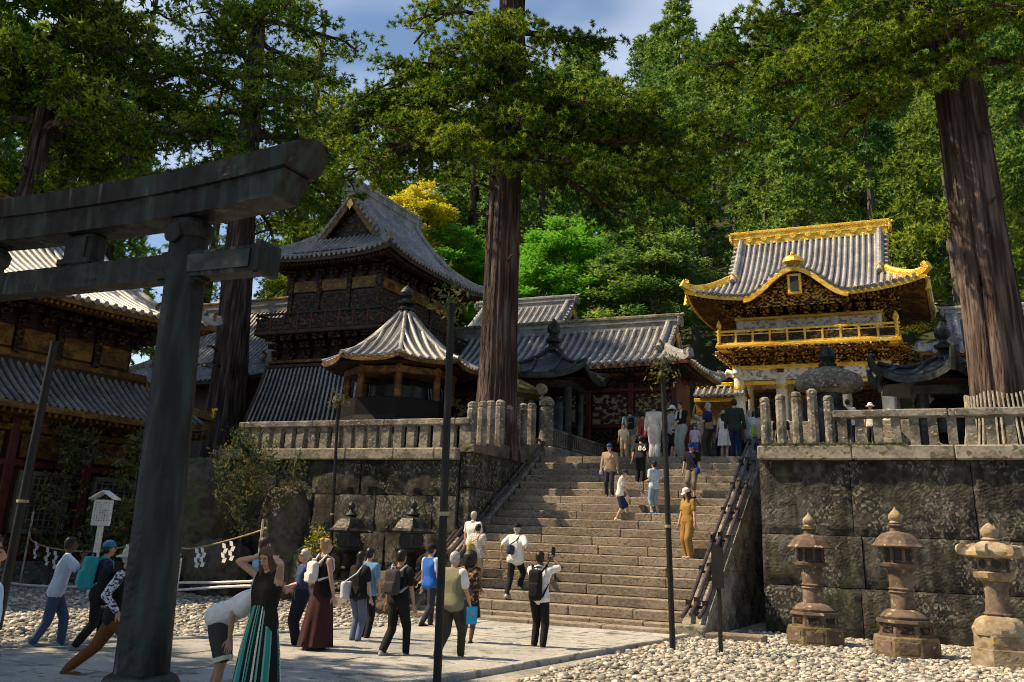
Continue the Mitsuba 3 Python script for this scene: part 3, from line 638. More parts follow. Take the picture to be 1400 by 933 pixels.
along(ym, 'upper_bracket', b2, 'gilt_carving', (GX + UB + .1, GY - UD, 11.98), (GX + UB + .1, GY + UD, 11.98), 7, math.pi / 2)
along(ym, 'upper_bracket', b2, 'gilt_carving', (GX - UB - .1, GY - UD, 11.98), (GX - UB - .1, GY + UD, 11.98), 7, -math.pi / 2)
for x in (-1, 1): part(ym, 'wind_bell', lathe([(.03, .5), (.05, .45), (.12, .1), (.15, 0)][::-1], (GX + x * 5.15, GY - 3.3, 12.5), 10), 'gold', 40)
# stone stairs of the gate (mostly hidden)
gs_ = thing('gate_steps', 'short stone steps below the gilt gate seen between fence posts', 'steps')
for k in range(8): part(gs_, 'step', rbox((GX + .2, 38.9 + k * .32, ZW + .15 + k * .3), (6.5, .36, .30), .02), 'coping_stone')

# ---------------------------------------------------------------- red corridor with a tiled roof, and the hall behind it
def corridor(key, x0, x1, yf, depth, zb, ze, H, step, bays, panel):
    cx, a = (x0 + x1) / 2, (x1 - x0) / 2 + .9
    r = Roof(cx, yf + depth / 2, 0, a, depth / 2 + 1.15, ze, H, 1.2, .12)
    r.build(key, 'roof_rib', 'roof_pan', step, 'coping_stone' if panel else 'roof_rib', .085, ('f', 'r'), .42, 'roof_rib', 1.0, 'dark_red_wood', 'dark_wood', 'dark_carving', .14, 'gilt_wood', .9)
    part(key, 'plinth', rbox((cx, yf + depth / 2, zb - .25), (x1 - x0 + .6, depth + .6, .5), .03), 'coping_stone')
    part(key, 'wall', bb(x0 + .1, x1 - .1, yf + .15, yf + depth - .15, zb, ze + .5), 'red_lacquer')
    w = (x1 - x0) / bays
    for i in range(bays + 1):
        part(key, 'post', rbox((x0 + i * w, yf + .08, (zb + ze) / 2), (.24, .24, ze - zb), .02), 'red_lacquer')
        part(key, 'bracket', move(bracket(.55, .5, .42, 2), (x0 + i * w, yf - .02, ze - .52)), 'dark_carving')
    for i in range(bays):
        c = x0 + (i + .5) * w; h_ = ze - zb
        part(key, 'lower_panel', rbox((c, yf + .12, zb + h_ * .16), (w - .3, .08, h_ * .24), .01), 'dark_carving')
        part(key, 'carved_panel', rbox((c, yf + .10, zb + h_ * .52), (w - .34, .10, h_ * .36), .02), panel or 'dark_carving')
        part(key, 'frieze', rbox((c, yf + .12, zb + h_ * .82), (w - .3, .08, h_ * .14), .01), 'dark_carving')
    for q in (.02, .30, .73, .92): part(key, 'beam', bb(x0, x1, yf - .07, yf + .1, zb + (ze - zb) * q, zb + (ze - zb) * q + .13), 'red_lacquer' if q < .9 else 'gilt_wood')
co = thing('corridor_building', 'long low red corridor with a sunlit ribbed tile roof', 'building')
corridor(co, -24.5, -10.1, 37.0, 3.0, 5.35, 8.65, 2.05, .33, 8, 'panel_carving')
hb = thing('hall_building', 'tiled hall roof rising behind the red corridor', 'building')
corridor(hb, -24.0, -17.9, 44.5, 4.4, 6.9, 11.6, 2.5, .34, 4, None)
hr2 = thing('hall_building', 'tiled hall roof half hidden behind the right cedar trunk', 'building')
corridor(hr2, -.3, 9, 44.6, 4.0, 6.9, 10.0, 2.2, .34, 6, None)
sw = thing('roofed_wall', 'low gilt wall with a small tiled roof joining the gate', 'wall')
part(sw, 'wall', bb(-10.9, -8.6, 43.6, 44.0, 6.95, 8.4), 'gilt_wood')
part(sw, 'beam', rbox((-9.75, 43.55, 8.32), (2.4, .2, .16), .02), 'gold')
for sg in (-1, 1):
    P = [[-10.9, 43.8 + sg * .75, 8.45], [-8.6, 43.8 + sg * .75, 8.45]]; Q = [[-10.9, 43.8, 8.95], [-8.6, 43.8, 8.95]]
    g = grid(np.array([P, Q])); part(sw, 'roof_slope', (g[0], g[1] if sg < 0 else g[1][:, ::-1]), 'roof_pan')
for x in np.arange(-10.75, -8.6, .3): part(sw, 'tile_rib', rib_mesh([[x, 43.02, 8.45], [x, 43.4, 8.68], [x, 43.8, 8.97]], .07), 'roof_rib', 50)
part(sw, 'ridge', rbox((-9.75, 43.8, 9.02), (2.5, .3, .2), .03), 'gold')

# ---------------------------------------------------------------- drum tower
tw = thing('drum_tower', 'dark two storey drum tower with flared skirt base and big tiled gable roof', 'tower')
TX, TY = -23.1, 35.1      # centre
SW, SD = 3.1, 4.2
P = []
sk = [(1.0, 4.45), (.975, 5.0), (.90, 6.2), (.835, 7.4), (.80, 8.25)]
BX, BY = 4.25, 5.3
ring = lambda k, z: [[-BX * k, -BY * k, z], [BX * k, -BY * k, z], [BX * k, BY * k, z], [-BX * k, BY * k, z]]
v = np.array([ring(k, z) for k, z in sk]).reshape(-1, 3) + [TX, TY, 0]; f = []
for r_ in range(len(sk) - 1):
    for i in range(4): j = (i + 1) % 4; f += [[r_ * 4 + i, r_ * 4 + j, r_ * 4 + 4 + j], [r_ * 4 + i, r_ * 4 + 4 + j, r_ * 4 + 4 + i]]
skirt = part(tw, 'skirt', arr(v, f), 'black_lacquer')
for i, x in enumerate((np.arange(27) + .5) / 27 * 2 - 1):
    part(skirt, 'batten', sweep([[TX + x * BX * k, TY - BY * k - .02, z] for k, z in sk], .11, .06, (0, -1, .3)), 'roof_rib')
for i, x in enumerate((np.arange(30) + .5) / 30 * 2 - 1):
    part(skirt, 'batten', sweep([[TX + BX * k + .02, TY + x * BY * k, z] for k, z in sk], .11, .06, (1, 0, .3)), 'roof_rib')
for z, k in ((8.25, .80), (8.45, .79)): part(skirt, 'band', rbox((TX, TY, z + .06), (2 * BX * k + .15, 2 * BY * k + .15, .13), .02), 'gilt_wood' if z > 8.3 else 'dark_wood')
for sx in (-1, 1): part(skirt, 'corner_edge', tube([[TX + sx * BX * k, TY - BY * k, z] for k, z in sk], .10, 6), 'dark_wood', 40)
part(skirt, 'foot_board', rbox((TX, TY - BY - .02, 4.75), (2 * BX + .2, .16, .5), .02), 'dark_wood')
part(tw, 'lower_core', bb(TX - 3.1, TX + 3.1, TY - 4.0, TY + 4.0, 8.3, 10), 'dark_red_wood')
b3 = bracket(.7, .8, .95)
along(tw, 'lower_bracket', b3, 'dark_carving', (TX - 3.0, TY - 4.0, 8.6), (TX + 3.0, TY - 4.0, 8.6), 7, 0)
along(tw, 'lower_bracket', b3, 'dark_carving', (TX + 3.1, TY - 4.0, 8.6), (TX + 3.1, TY + 4.0, 8.6), 9, math.pi / 2)
part(tw, 'balcony_floor', rbox((TX, TY, 9.62), (7.9, 9.8, .16), .03), 'dark_wood')
balustrade(tw, TX - 3.85, TY - 4.8, TX + 3.85, TY - 4.8, 9.7, 9, 'dark_red_wood', 'red_lacquer', 'dark_carving', .7)
balustrade(tw, TX + 3.85, TY - 4.8, TX + 3.85, TY + 4.8, 9.7, 11, 'dark_red_wood', 'red_lacquer', 'dark_carving', .7)
balustrade(tw, TX - 3.85, TY - 4.8, TX - 3.85, TY + 4.8, 9.7, 11, 'dark_red_wood', 'red_lacquer', 'dark_carving', .7)
part(tw, 'upper_core', bb(TX - 2.75, TX + 2.75, TY - 3.7, TY + 3.7, 9.7, 13.0), 'dark_red_wood')
for x in (-2.75, -.95, .95, 2.75): part(tw, 'upper_post', rbox((TX + x, TY - 3.72, 11.0), (.28, .28, 2.6), .03), 'dark_carving')
for y in (-3.7, -1.25, 1.25, 3.7): part(tw, 'upper_post', rbox((TX + 2.77, TY + y, 11.0), (.28, .28, 2.6), .03), 'dark_carving')
for c, w in ((-1.85, 1.5), (0, 1.6), (1.85, 1.5)):
    part(tw, 'upper_panel', rbox((TX + c, TY - 3.74, 10.7), (w, .1, 1.3), .02), 'dark_carving'); part(tw, 'upper_panel', rbox((TX + c, TY - 3.75, 11.75), (w, .1, .5), .02), 'gilt_wood')
for c, w in ((-2.5, 2.1), (0, 2.1), (2.5, 2.1)):
    part(tw, 'upper_panel', rbox((TX + 2.79, TY + c, 10.7), (.1, w, 1.3), .02), 'dark_carving'); part(tw, 'upper_panel', rbox((TX + 2.8, TY + c, 11.75), (.1, w, .5), .02), 'gilt_wood')
b4 = bracket(.75, 1.1, 1.0)
along(tw, 'upper_bracket', b4, 'dark_carving', (TX - 2.7, TY - 3.7, 12.05), (TX + 2.7, TY - 3.7, 12.05), 7, 0)
along(tw, 'upper_bracket', b4, 'dark_carving', (TX + 2.75, TY - 3.7, 12.05), (TX + 2.75, TY + 3.7, 12.05), 9, math.pi / 2)
along(tw, 'upper_bracket', b4, 'dark_carving', (TX - 2.75, TY - 3.7, 12.05), (TX - 2.75, TY + 3.7, 12.05), 9, -math.pi / 2)
r = Roof(TX, TY + .2, math.pi / 2, 5.15, 4.05, 12.75, 3.3, 1.9, .28)
r.build(tw, 'roof_rib', 'roof_pan', .30, 'roof_rib', .085, ('f', 'k', 'l', 'r'), .6, 'roof_rib', 1.4, 'dark_red_wood', 'dark_wood', 'dark_carving', .2, 'dark_wood', 1.0, None, 'gilt_wood')
SQ = T().translate([TX, TY, 0]) @ T().scale([.79, .85, 1]) @ T().translate([-TX, -TY, 0])
for k_ in [k_ for k_ in scene if k_.startswith(tw + '__')]: scene[k_]['to_world'] = SQ @ scene[k_]['to_world'] if 'to_world' in scene[k_] else SQ

# ---------------------------------------------------------------- octagonal lantern pavilion and two bronze canopies
def poly_roof(key, c, n, R, ze, H, lift, nrib, rib, pan, a0, trim, rr=.06, curve=.5, hip_r=.075, th=.14, rtop=.22):
    """a curved n-sided pyramid roof with tile rows on each face, hips and an eave board"""
    RK = key_for(key + '__roof'); cx, cy = c; A = np.arange(n + 1) * 2 * np.pi / n + a0; gs = []; ts = np.linspace(0, 1, 11)
    def pt(i, u, t):
        r0 = R * (1 - t) + rtop * t; p0 = np.array([math.cos(A[i]), math.sin(A[i])]); p1 = np.array([math.cos(A[i + 1]), math.sin(A[i + 1])])
        q = (p0 * (1 - u) + p1 * u) * r0
        return [cx + q[0], cy + q[1], ze + H * ((1 - curve) * t + curve * t * t) + lift * abs(2 * u - 1) ** 3 * (1 - t) ** 2]
    for i in range(n): g = grid(np.array([[pt(i, u, t) for t in ts] for u in np.linspace(0, 1, 9)])); gs.append(g)
    put(RK, cat(gs), pan, 30)
    for i in range(n):
        hw = .5
        for k in range(nrib):
            u0 = (k + .5) / nrib; off = (u0 - .5)
            tmax = max(0.12, 1 - abs(off) * 2) * .96
            pts = [pt(i, min(max(.5 + off / max(1 - t, 1e-3) if False else .5 + off * 1.0 / max(1 - t * .999, 1e-3), 0), 1), t) for t in np.linspace(0, tmax, 7)]
            part(RK, 'tile_rib', rib_mesh(pts, rr, True), rib, 50)
        part(RK, 'hip_ridge', tube([pt(i, 0, t) for t in np.linspace(-.02, 1, 10)], hip_r, 8), rib, 50)
        part(RK, 'eave_board', sweep([np.array(pt(i, u, 0)) + [0, 0, -.02] for u in np.linspace(0, 1, 9)], .08, th), trim)
    z0 = ze - th
    part(RK, 'soffit', lathe([(R * .35, z0 + .12), (R * .97, z0)][::-1], (cx, cy, 0), n, a0), 'dark_red_wood')
    return RK
FIN = [(.22, 0), (.30, .06), (.30, .14), (.20, .20), (.16, .30), (.26, .36), (.28, .46), (.14, .54), (.12, .62), (.22, .72), (.24, .86), (.16, 1.02), (.02, 1.2)]
oc = thing('lantern_pavilion', 'octagonal pavilion with blue grey ribbed roof and bronze finial', 'pavilion')
OX, OY = -18.15, 29.6
poly_roof(oc, (OX, OY), 8, 2.8, 7.62, 2.1, .15, 7, 'roof_rib', 'roof_pan', math.pi / 8 + .12, 'gilt_wood', .07)
part(oc, 'finial', lathe([(r_ * 1.15, z * .85) for r_, z in FIN], (OX, OY, 9.72), 14), 'dark_bronze', 40)
op = shape(lathe([(.13, 0), (.13, 1.75), (.2, 1.85), (.2, 1.98)], n=10), 'gilt_wood', 40)
for i in range(8): t_ = i * math.pi / 4 + math.pi / 8 + .12; part(oc, 'column', op, at=tr(OX + 1.85 * math.cos(t_), OY + 1.85 * math.sin(t_), 5.75))
part(oc, 'ring_beam', cat([lathe([(1.75, 7.2), (2.02, 7.2), (2.02, 7.42), (1.75, 7.42)], (OX, OY, 0), 8, math.pi / 8 + .12)]), 'gilt_wood')
part(oc, 'bracket_ring', lathe([(1.8, 7.42), (2.4, 7.62), (2.5, 7.72), (1.8, 7.72)], (OX, OY, 0), 8, math.pi / 8 + .12), 'dark_carving')
part(oc, 'drum', lathe([(1.0, 5.6), (1.02, 6.9), (.7, 7.25)], (OX, OY, 0), 16), 'dark_bronze', 40)
part(oc, 'skirt', lathe([(2.45, 4.41), (2.3, 4.9), (2.12, 5.4), (2.02, 5.75), (2.02, 6.35), (1.9, 6.38)], (OX, OY, 0), 8, math.pi / 8 + .12), 'black_lacquer')
def canopy(key, cx, cy, R, ze, H, zb, n, pr, fs):
    poly_roof(key, (cx, cy), n, R, ze, H, .4, 4, 'dark_bronze', 'dark_bronze', math.pi / n + .1, 'dark_bronze', .07, .55, .09, .2)
    part(key, 'finial', lathe([(r_ * fs, z * fs) for r_, z in FIN], (cx, cy, ze + H - .1), 14), 'dark_bronze', 40)
    for i in range(4):
        t_ = i * math.pi / 2 + math.pi / 4 + .1
        part(key, 'post', lathe([(.26, 0), (.26, .25), (.17, .3), (.155, ze - zb - .3), (.24, ze - zb - .1)], (cx + pr * math.cos(t_), cy + pr * math.sin(t_), zb), 12), 'dark_bronze', 40)
    part(key, 'ring_beam', lathe([(pr * .9, ze - .45), (pr * 1.2, ze - .45), (pr * 1.25, ze - .1), (pr * .9, ze - .1)], (cx, cy, 0), 4, math.pi / 4 + .1), 'dark_bronze')
    part(key, 'base', rbox((cx, cy, zb - .0), (pr * 2.1, pr * 2.1, .5), .05, .1), 'fence_stone')
cp = thing('bell_canopy', 'dark bronze bell canopy on four posts left of the stair head', 'pavilion')
canopy(cp, -14.0, 33.9, 2.43, 7.8, 1.14, 4.6, 4, 1.2, 1.12)
part(cp, 'bell', lathe([(.02, 0), (.6, 0), (.62, .15), (.55, .9), (.45, 1.25), (.15, 1.42)][1:], (-14.0, 33.9, 5.7), 20), 'dark_bronze', 40)
cd = thing('lantern_canopy', 'black bronze canopy with upcurled corners before the right cedar', 'pavilion')
canopy(cd, -.2, 30.9, 2.15, 6.75, .75, 4.45, 6, 1.1, 1.0)
part(cd, 'chandelier', lathe([(.3, 0), (.75, .25), (.8, .8), (.5, 1.2), (.2, 1.5)], (-.2, 30.9, 5.0), 12), 'dark_bronze', 40)
for i in range(6):
    t_ = i * math.pi / 3 + math.pi / 6 + .1; q = np.array([math.cos(t_), math.sin(t_)])
    part(cd, 'corner_scroll', tube([[-.2 + q[0] * 2.1, 30.9 + q[1] * 2.1, 6.85], [-.2 + q[0] * 2.4, 30.9 + q[1] * 2.4, 7.1], [-.2 + q[0] * 2.45, 30.9 + q[1] * 2.45, 7.35], [-.2 + q[0] * 2.3, 30.9 + q[1] * 2.3, 7.4]], [.14, .12, .09, .05], 7), 'dark_bronze', 40)
bl = thing('bronze_lantern', 'big dark lantern with a lichen speckled mushroom cap behind the right fence', 'lantern')
BLX, BLY = -3.4, 29.6
part(bl, 'base', lathe([(.9, 4.35), (.9, 4.6), (.62, 4.75), (.5, 4.9)], (BLX, BLY, 0), 8), 'fence_stone')
part(bl, 'body', lathe([(.42, 4.9), (.55, 5.1), (.56, 5.75), (.45, 5.9), (.36, 6.0), (.36, 6.35)], (BLX, BLY, 0), 14), 'dark_bronze', 40)
part(bl, 'cap', lathe([(.30, 6.32), (.86, 6.42), (.93, 6.60), (.86, 6.85), (.5, 7.02), (.25, 7.10)], (BLX, BLY, 0), 16, 0, lambda th, i: 1 + .06 * np.cos(8 * th)), 'fence_stone', 40)
part(bl, 'finial', lathe([(.24, 7.08), (.27, 7.2), (.15, 7.28), (.25, 7.4), (.2, 7.6), (.02, 7.75)], (BLX, BLY, 0), 12), 'bronze_patina', 40)
ml = thing('stone_lantern', 'mossy capped stone lantern behind the tall left posts', 'lantern')
MX, MY = -12.75, 28.3
part(ml, 'base', lathe([(.75, 4.4), (.75, 4.7), (.5, 4.85)], (MX, MY, 0), 6), 'fence_stone')
part(ml, 'shaft', lathe([(.34, 4.85), (.32, 5.6), (.55, 5.75), (.55, 5.85)], (MX, MY, 0), 12), 'fence_stone', 40)
part(ml, 'firebox', lathe([(.42, 5.85), (.42, 6.4)], (MX, MY, 0), 6), 'fence_stone')
part(ml, 'cap', lathe([(.5, 6.38), (.98, 6.45), (.95, 6.58), (.6, 6.78), (.28, 6.95)], (MX, MY, 0), 6), 'moss')
for i in range(6): t_ = i * math.pi / 3; part(ml, 'cap_scroll', move(cyl((0, -.1, 0), (0, .1, 0), .16, n=10), (MX + .98 * math.cos(t_), MY + .98 * math.sin(t_), 6.62), t_), 'lichen_stone')
part(ml, 'finial', lathe([(.2, 6.92), (.17, 7.1), (.24, 7.2), (.26, 7.35), (.14, 7.5), (.02, 7.58)], (MX, MY, 0), 12), 'moss', 40)
SQ = T().translate([-14.65, 31.6, 4.4]) @ T().scale(1.2) @ T().translate([-MX, -MY, -4.4])
for k_ in [k_ for k_ in scene if k_.startswith(ml + '__')]: scene[k_]['to_world'] = SQ
sb = thing('stone_tablet', 'small grey stone tablet standing beside the bell canopy', 'tablet')
part(sb, 'slab', rbox((-11.0, 33.6, 5.15), (.36, .2, 1.1), .03), 'fence_stone'); part(sb, 'top', lathe([(.3, 5.7), (.02, 5.9)], (-11.0, 33.6, 0), 4, math.pi / 4), 'coping_stone')

# ---------------------------------------------------------------- storehouses on the left
sh = thing('storehouse', 'gilt red storehouse with two tiers of dark roofs behind the torii', 'building')
SA = math.radians(-4 + 90)       # local x runs along the facade, away from the camera; -y is the facade's outward side
SCX, SCY = -27.85 - 4.3, 25.37 - 3.2
Wt = lambda m: turn(m, SCX, SCY, SA)        # local frame: facade plane at y = -4.2
FY = -4.2
part(sh, 'wall', Wt(bb(-9, 6.2, FY, 4.2, 0, 7.0)), 'dark_red_wood'); part(sh, 'upper_wall', Wt(bb(-9, 4.2, FY + .02, 4.1, 7.0, 9.3)), 'dark_red_wood')
part(sh, 'plinth', Wt(rbox((-1.4, 0, .35), (15.8, 9.0, .7), .04)), 'fence_stone')
for x in (-8.2, -5.6, -3.05, .06, 3.0, 6.05): part(sh, 'post', Wt(rbox((x, FY - .06, 2.9), (.34, .34, 4.6), .03)), 'red_lacquer')
for x0, x1 in ((-5.4, -3.25), (-2.8, -.2), (.35, 2.7), (3.25, 5.8)):
    wn = part(sh, 'lattice_window', Wt(rbox(((x0 + x1) / 2, FY - .02, 2.5), (x1 - x0 - .5, .12, 1.75), .02)), 'ink')
    c = (x0 + x1) / 2; w_ = (x1 - x0) - .62
    for i in range(9): part(wn, 'bar', Wt(bb(c - w_ / 2 + i * w_ / 8 - .022, c - w_ / 2 + i * w_ / 8 + .022, FY - .115, FY - .08, 1.68, 3.32)), 'weathered_wood')
    for i in range(8): part(wn, 'bar', Wt(bb(c - w_ / 2, c + w_ / 2, FY - .135, FY - .10, 1.72 + i * .217, 1.764 + i * .217)), 'weathered_wood')
    part(wn, 'frame', Wt(cat([bb(c - w_ / 2 - .1, c + w_ / 2 + .1, FY - .16, FY, 3.33, 3.47), bb(c - w_ / 2 - .1, c + w_ / 2 + .1, FY - .16, FY, 1.53, 1.67), bb(c - w_ / 2 - .12, c - w_ / 2 - .02, FY - .15, FY, 1.67, 3.33), bb(c + w_ / 2 + .02, c + w_ / 2 + .12, FY - .15, FY, 1.67, 3.33)])), 'weathered_wood')
    part(sh, 'upper_panel', Wt(rbox((c, FY - .05, 4.25), (x1 - x0 - .1, .12, .75), .02)), 'gilt_wood')
    part(sh, 'kick_panel', Wt(rbox((c, FY - .05, 1.1), (x1 - x0 - .1, .12, .62), .02)), 'red_lacquer')
for z in (.78, 3.68, 4.78): part(sh, 'beam', Wt(rbox((-1.4, FY - .1, z), (15.2, .26, .2), .02)), 'red_lacquer' if z < 4 else 'gilt_wood')
along_b = shape(bracket(.6, .6, .42, 2), 'gilt_wood')
for x in np.arange(-8.2, 6.3, .71):
    q = Wt((np.array([[x, FY - .1, 4.9]]), np.zeros((0, 3), int)))[0][0]; part(sh, 'lower_bracket', along_b, at=tr(q[0], q[1], q[2], SA))
# pent roof between the storeys
xs = np.linspace(-10, 7.0, 30)
def pent(x, t):
    k = np.clip((x - 3.4) / 3.6, 0, 1); kk = np.clip((-6 - x) / 4, 0, 1)
    y = FY - 1.75 + t * (2.0); return np.stack([x + 0 * t, y, 5.42 + 1.62 * (.75 * t + .25 * t * t) + .32 * (k ** 3 + kk ** 3) * (1 - t)], -1)
pr = key_for(sh + '__pent_roof'); ts = np.linspace(0, 1, 7)
g = grid(np.array([pent(np.full(7, x), ts * (1 if x < 5.0 else max(0, (7.0 - x) / 2.0))) for x in xs])); put(pr, Wt(g), 'roof_pan', 40)
g = grid(np.array([[[7.0 - d, FY - 1.75 + d + q * 9, 5.42 + .32 * (1 - d / 2) * (1 - min(q * 2, 1)) + 1.62 * (.75 * d / 2 + .25 * d * d / 4)] for d in np.linspace(0, 2, 5)] for q in np.linspace(0, 1, 6)])); part(pr, 'side_slope', Wt(g), 'roof_pan')
for x in np.arange(-8, 6.7, .30):
    tm = 1 if x < 5.0 else (7.0 - x) / 2.0
    if tm > .12: part(pr, 'tile_rib', Wt(rib_mesh(pent(np.full(5, x), np.linspace(-.015, tm, 5)), .07)), 'roof_rib', 50)
part(pr, 'eave_board', Wt(sweep(pent(xs, 0 * xs) + [0, 0, -.03], .1, .2)), 'gilt_wood')
part(pr, 'hip_ridge', Wt(sweep([[7.05, FY - 1.8, 6.02], [6.0, FY - .75, 6.35], [4.95, FY + .3, 7.28]], .26, .28)), 'gilt_wood')
part(pr, 'end_tile', Wt(oni((6.95, FY - 1.7, 5.95), .6, -.8)), 'gold')
part(pr, 'top_beam', Wt(rbox((-2.0, FY + .12, 7.12), (14.1, .3, .26), .03)), 'gilt_wood')
part(pr, 'soffit', Wt(bb(-9.8, 6.8, FY - 1.65, FY, 5.2, 5.24)), 'gilt_wood')
part(pr, 'rafter', Wt(cat([bb(x - .05, x + .05, FY - 1.68, FY, 5.06, 5.19) for x in np.arange(-9.8, 6.85, .26)])), 'gilt_wood', kind='stuff')
for x in np.arange(-8.2, 4.0, 1.55):
    part(sh, 'upper_post', Wt(rbox((x, FY - .03, 8.0), (.26, .26, 1.7), .02)), 'dark_carving')
    part(sh, 'upper_panel', Wt(rbox((x + .77, FY - .03, 7.65), (1.2, .12, .7), .02)), 'gilt_wood')
ub = shape(bracket(.62, 1.0, .8), 'dark_carving')
for x in np.arange(-8.2, 4.3, .78):
    q = Wt((np.array([[x, FY - .1, 8.1]]), np.zeros((0, 3), int)))[0][0]; part(sh, 'upper_bracket', ub, at=tr(q[0], q[1], q[2], SA))
r = Roof(SCX + .2, SCY - 3.4, SA, 9.0, 6.35, 8.75, 4.0, 1.3, .35)
r.build(sh, 'roof_rib', 'roof_pan', .36, 'gilt_wood', .09, ('f', 'r'), .6, 'gilt_wood', 1.6, 'gilt_wood', 'gilt_wood', 'dark_carving', .2, 'gilt_wood', 1.1)
s2 = thing('storehouse', 'second storehouse with a smooth blue grey roof between torii and tower', 'building')
rb = Roof(-33.4, 39.6, 0, 5.6, 5.2, 8.45, 4.6, 1.8, .3)
rb.build(s2, 'roof_rib', 'roof_pan', .26, 'gilt_wood', .06, ('f', 'r'), .55, 'roof_rib', 1.5, 'dark_red_wood', 'dark_wood', 'dark_carving', .18, 'dark_wood', .9, 'coping_stone', 'gilt_wood')
part(s2, 'wall', bb(-38.6, -30.6, 36, 43.4, 1, 9.6), 'dark_red_wood')
for x in (-38.5, -36.5, -34.6, -32.6, -30.7): part(s2, 'post', rbox((x, 35.95, 5.2), (.3, .3, 8.2), .03), 'red_lacquer')
for y in (37.5, 39.5, 41.5, 43.3): part(s2, 'post', rbox((-30.55, y, 5.2), (.3, .3, 8.2), .03), 'red_lacquer')
for z in (3.2, 6.4, 8.6): part(s2, 'beam', rbox((-34.6, 35.85, z), (8.2, .26, .24), .02), 'gilt_wood')
# ---------------------------------------------------------------- bronze torii
to = thing('torii', 'tall dark bronze torii gate with verdigris streaks in the left foreground', 'torii')
TV, TC = 9.15, -10.98
xs = np.linspace(-3.66, 3.66, 33); rise = lambda x: 5.75 + .20 * np.abs(x / 3.82) ** 2.6
def beam(xs, zf, prof, y=TV, slant=.0):
    """a swept beam: prof is a closed outline (dy, dz), counter-clockwise seen along +x"""
    V = []; n = len(prof)
    for x in xs: V += [[TC + x + slant * dz * np.sign(x) * (abs(x) / abs(xs[0])) ** 8, y + dy, zf(x) + dz] for dy, dz in prof]
    F = []
    for r in range(len(xs) - 1):
        for i in range(n): j = (i + 1) % n; a = r * n; F += [[a + i, a + n + i, a + j], [a + j, a + n + i, a + n + j]]
    e = (len(xs) - 1) * n
    for i in range(1, n - 1): F += [[0, i, i + 1], [e, e + i + 1, e + i]]
    m = trimesh.Trimesh(np.array(V), np.array(F), process=False); m.fix_normals()
    return np.array(m.vertices), np.array(m.faces)
part(to, 'top_beam', beam(xs, lambda x: rise(x) + .26, [(-.33, 0), (-.37, .27), (-.10, .40), (.10, .40), (.37, .27), (.33, 0)], slant=.55), 'bronze_patina')
part(to, 'lintel_beam', beam(xs[1:-1], lambda x: rise(x) - .10, [(-.25, .03), (-.27, .358), (.27, .358), (.25, .03)], slant=.5), 'bronze_patina')
xs2 = np.linspace(-3.28, 3.28, 5)
tb = part(to, 'tie_beam', beam(xs2, lambda x: 4.89, [(-.16, 0), (-.16, .33), (.16, .33), (.16, 0)]), 'bronze_patina')
for s in (-1, 1): part(tb, 'end_cap', rbox((TC + s * 3.29, TV, 5.055), (.12, .42, .42), .03), 'bronze_patina')
part(tb, 'face_plate', rbox((TC + 2.6, TV - .172, 5.055), (1.1, .02, .24), .006), 'dark_bronze')
part(to, 'strut', cat([rbox((TC + .05, TV, 5.44), (.52, .30, .48), .03), rbox((TC + .05, TV - .16, 5.44), (.38, .04, .36), .02), rbox((TC + .05, TV, 5.27), (.62, .38, .10), .02)]), 'bronze_patina')
for s in (-1, 1):
    pb, pt = np.array([TC + s * 2.25, TV, 0]), np.array([TC + s * 1.94, TV, 5.68])
    q = [pb + (pt - pb) * t for t in (0, .06, .2, .4, .6, .8, 1)]
    pil = part(to, 'pillar', tube(q, [.315, .306, .297, .286, .272, .258, .245], 28), 'bronze_patina', 40)
    for t in (.035, .22, .47, .69): part(pil, 'seam_band', tube([pb + (pt - pb) * (t - .006), pb + (pt - pb) * (t + .006)], [.313 - .074 * t, .313 - .074 * t], 28), 'bronze_patina', 40)
    part(pil, 'collar', tube([pb + (pt - pb) * t for t in (.955, .965, .985, .995)], [.265, .30, .31, .27], 24), 'bronze_patina', 40)
    part(pil, 'boss', cyl((pt[0], TV - .25, 5.46), (pt[0], TV - .31, 5.46), .13, n=14), 'bronze_patina')
    part(pil, 'foot', tube([pb, pb + [0, 0, .10], pb + [0, 0, .22], pb + [0, 0, .26]], [.46, .46, .40, .33], 28), 'dark_bronze', 40)
    for z in (4.87, 5.245): part(pil, 'wedge', rbox((pt[0] + .02 * s, TV, z), (.72, .22, .06), .015), 'bronze_patina')

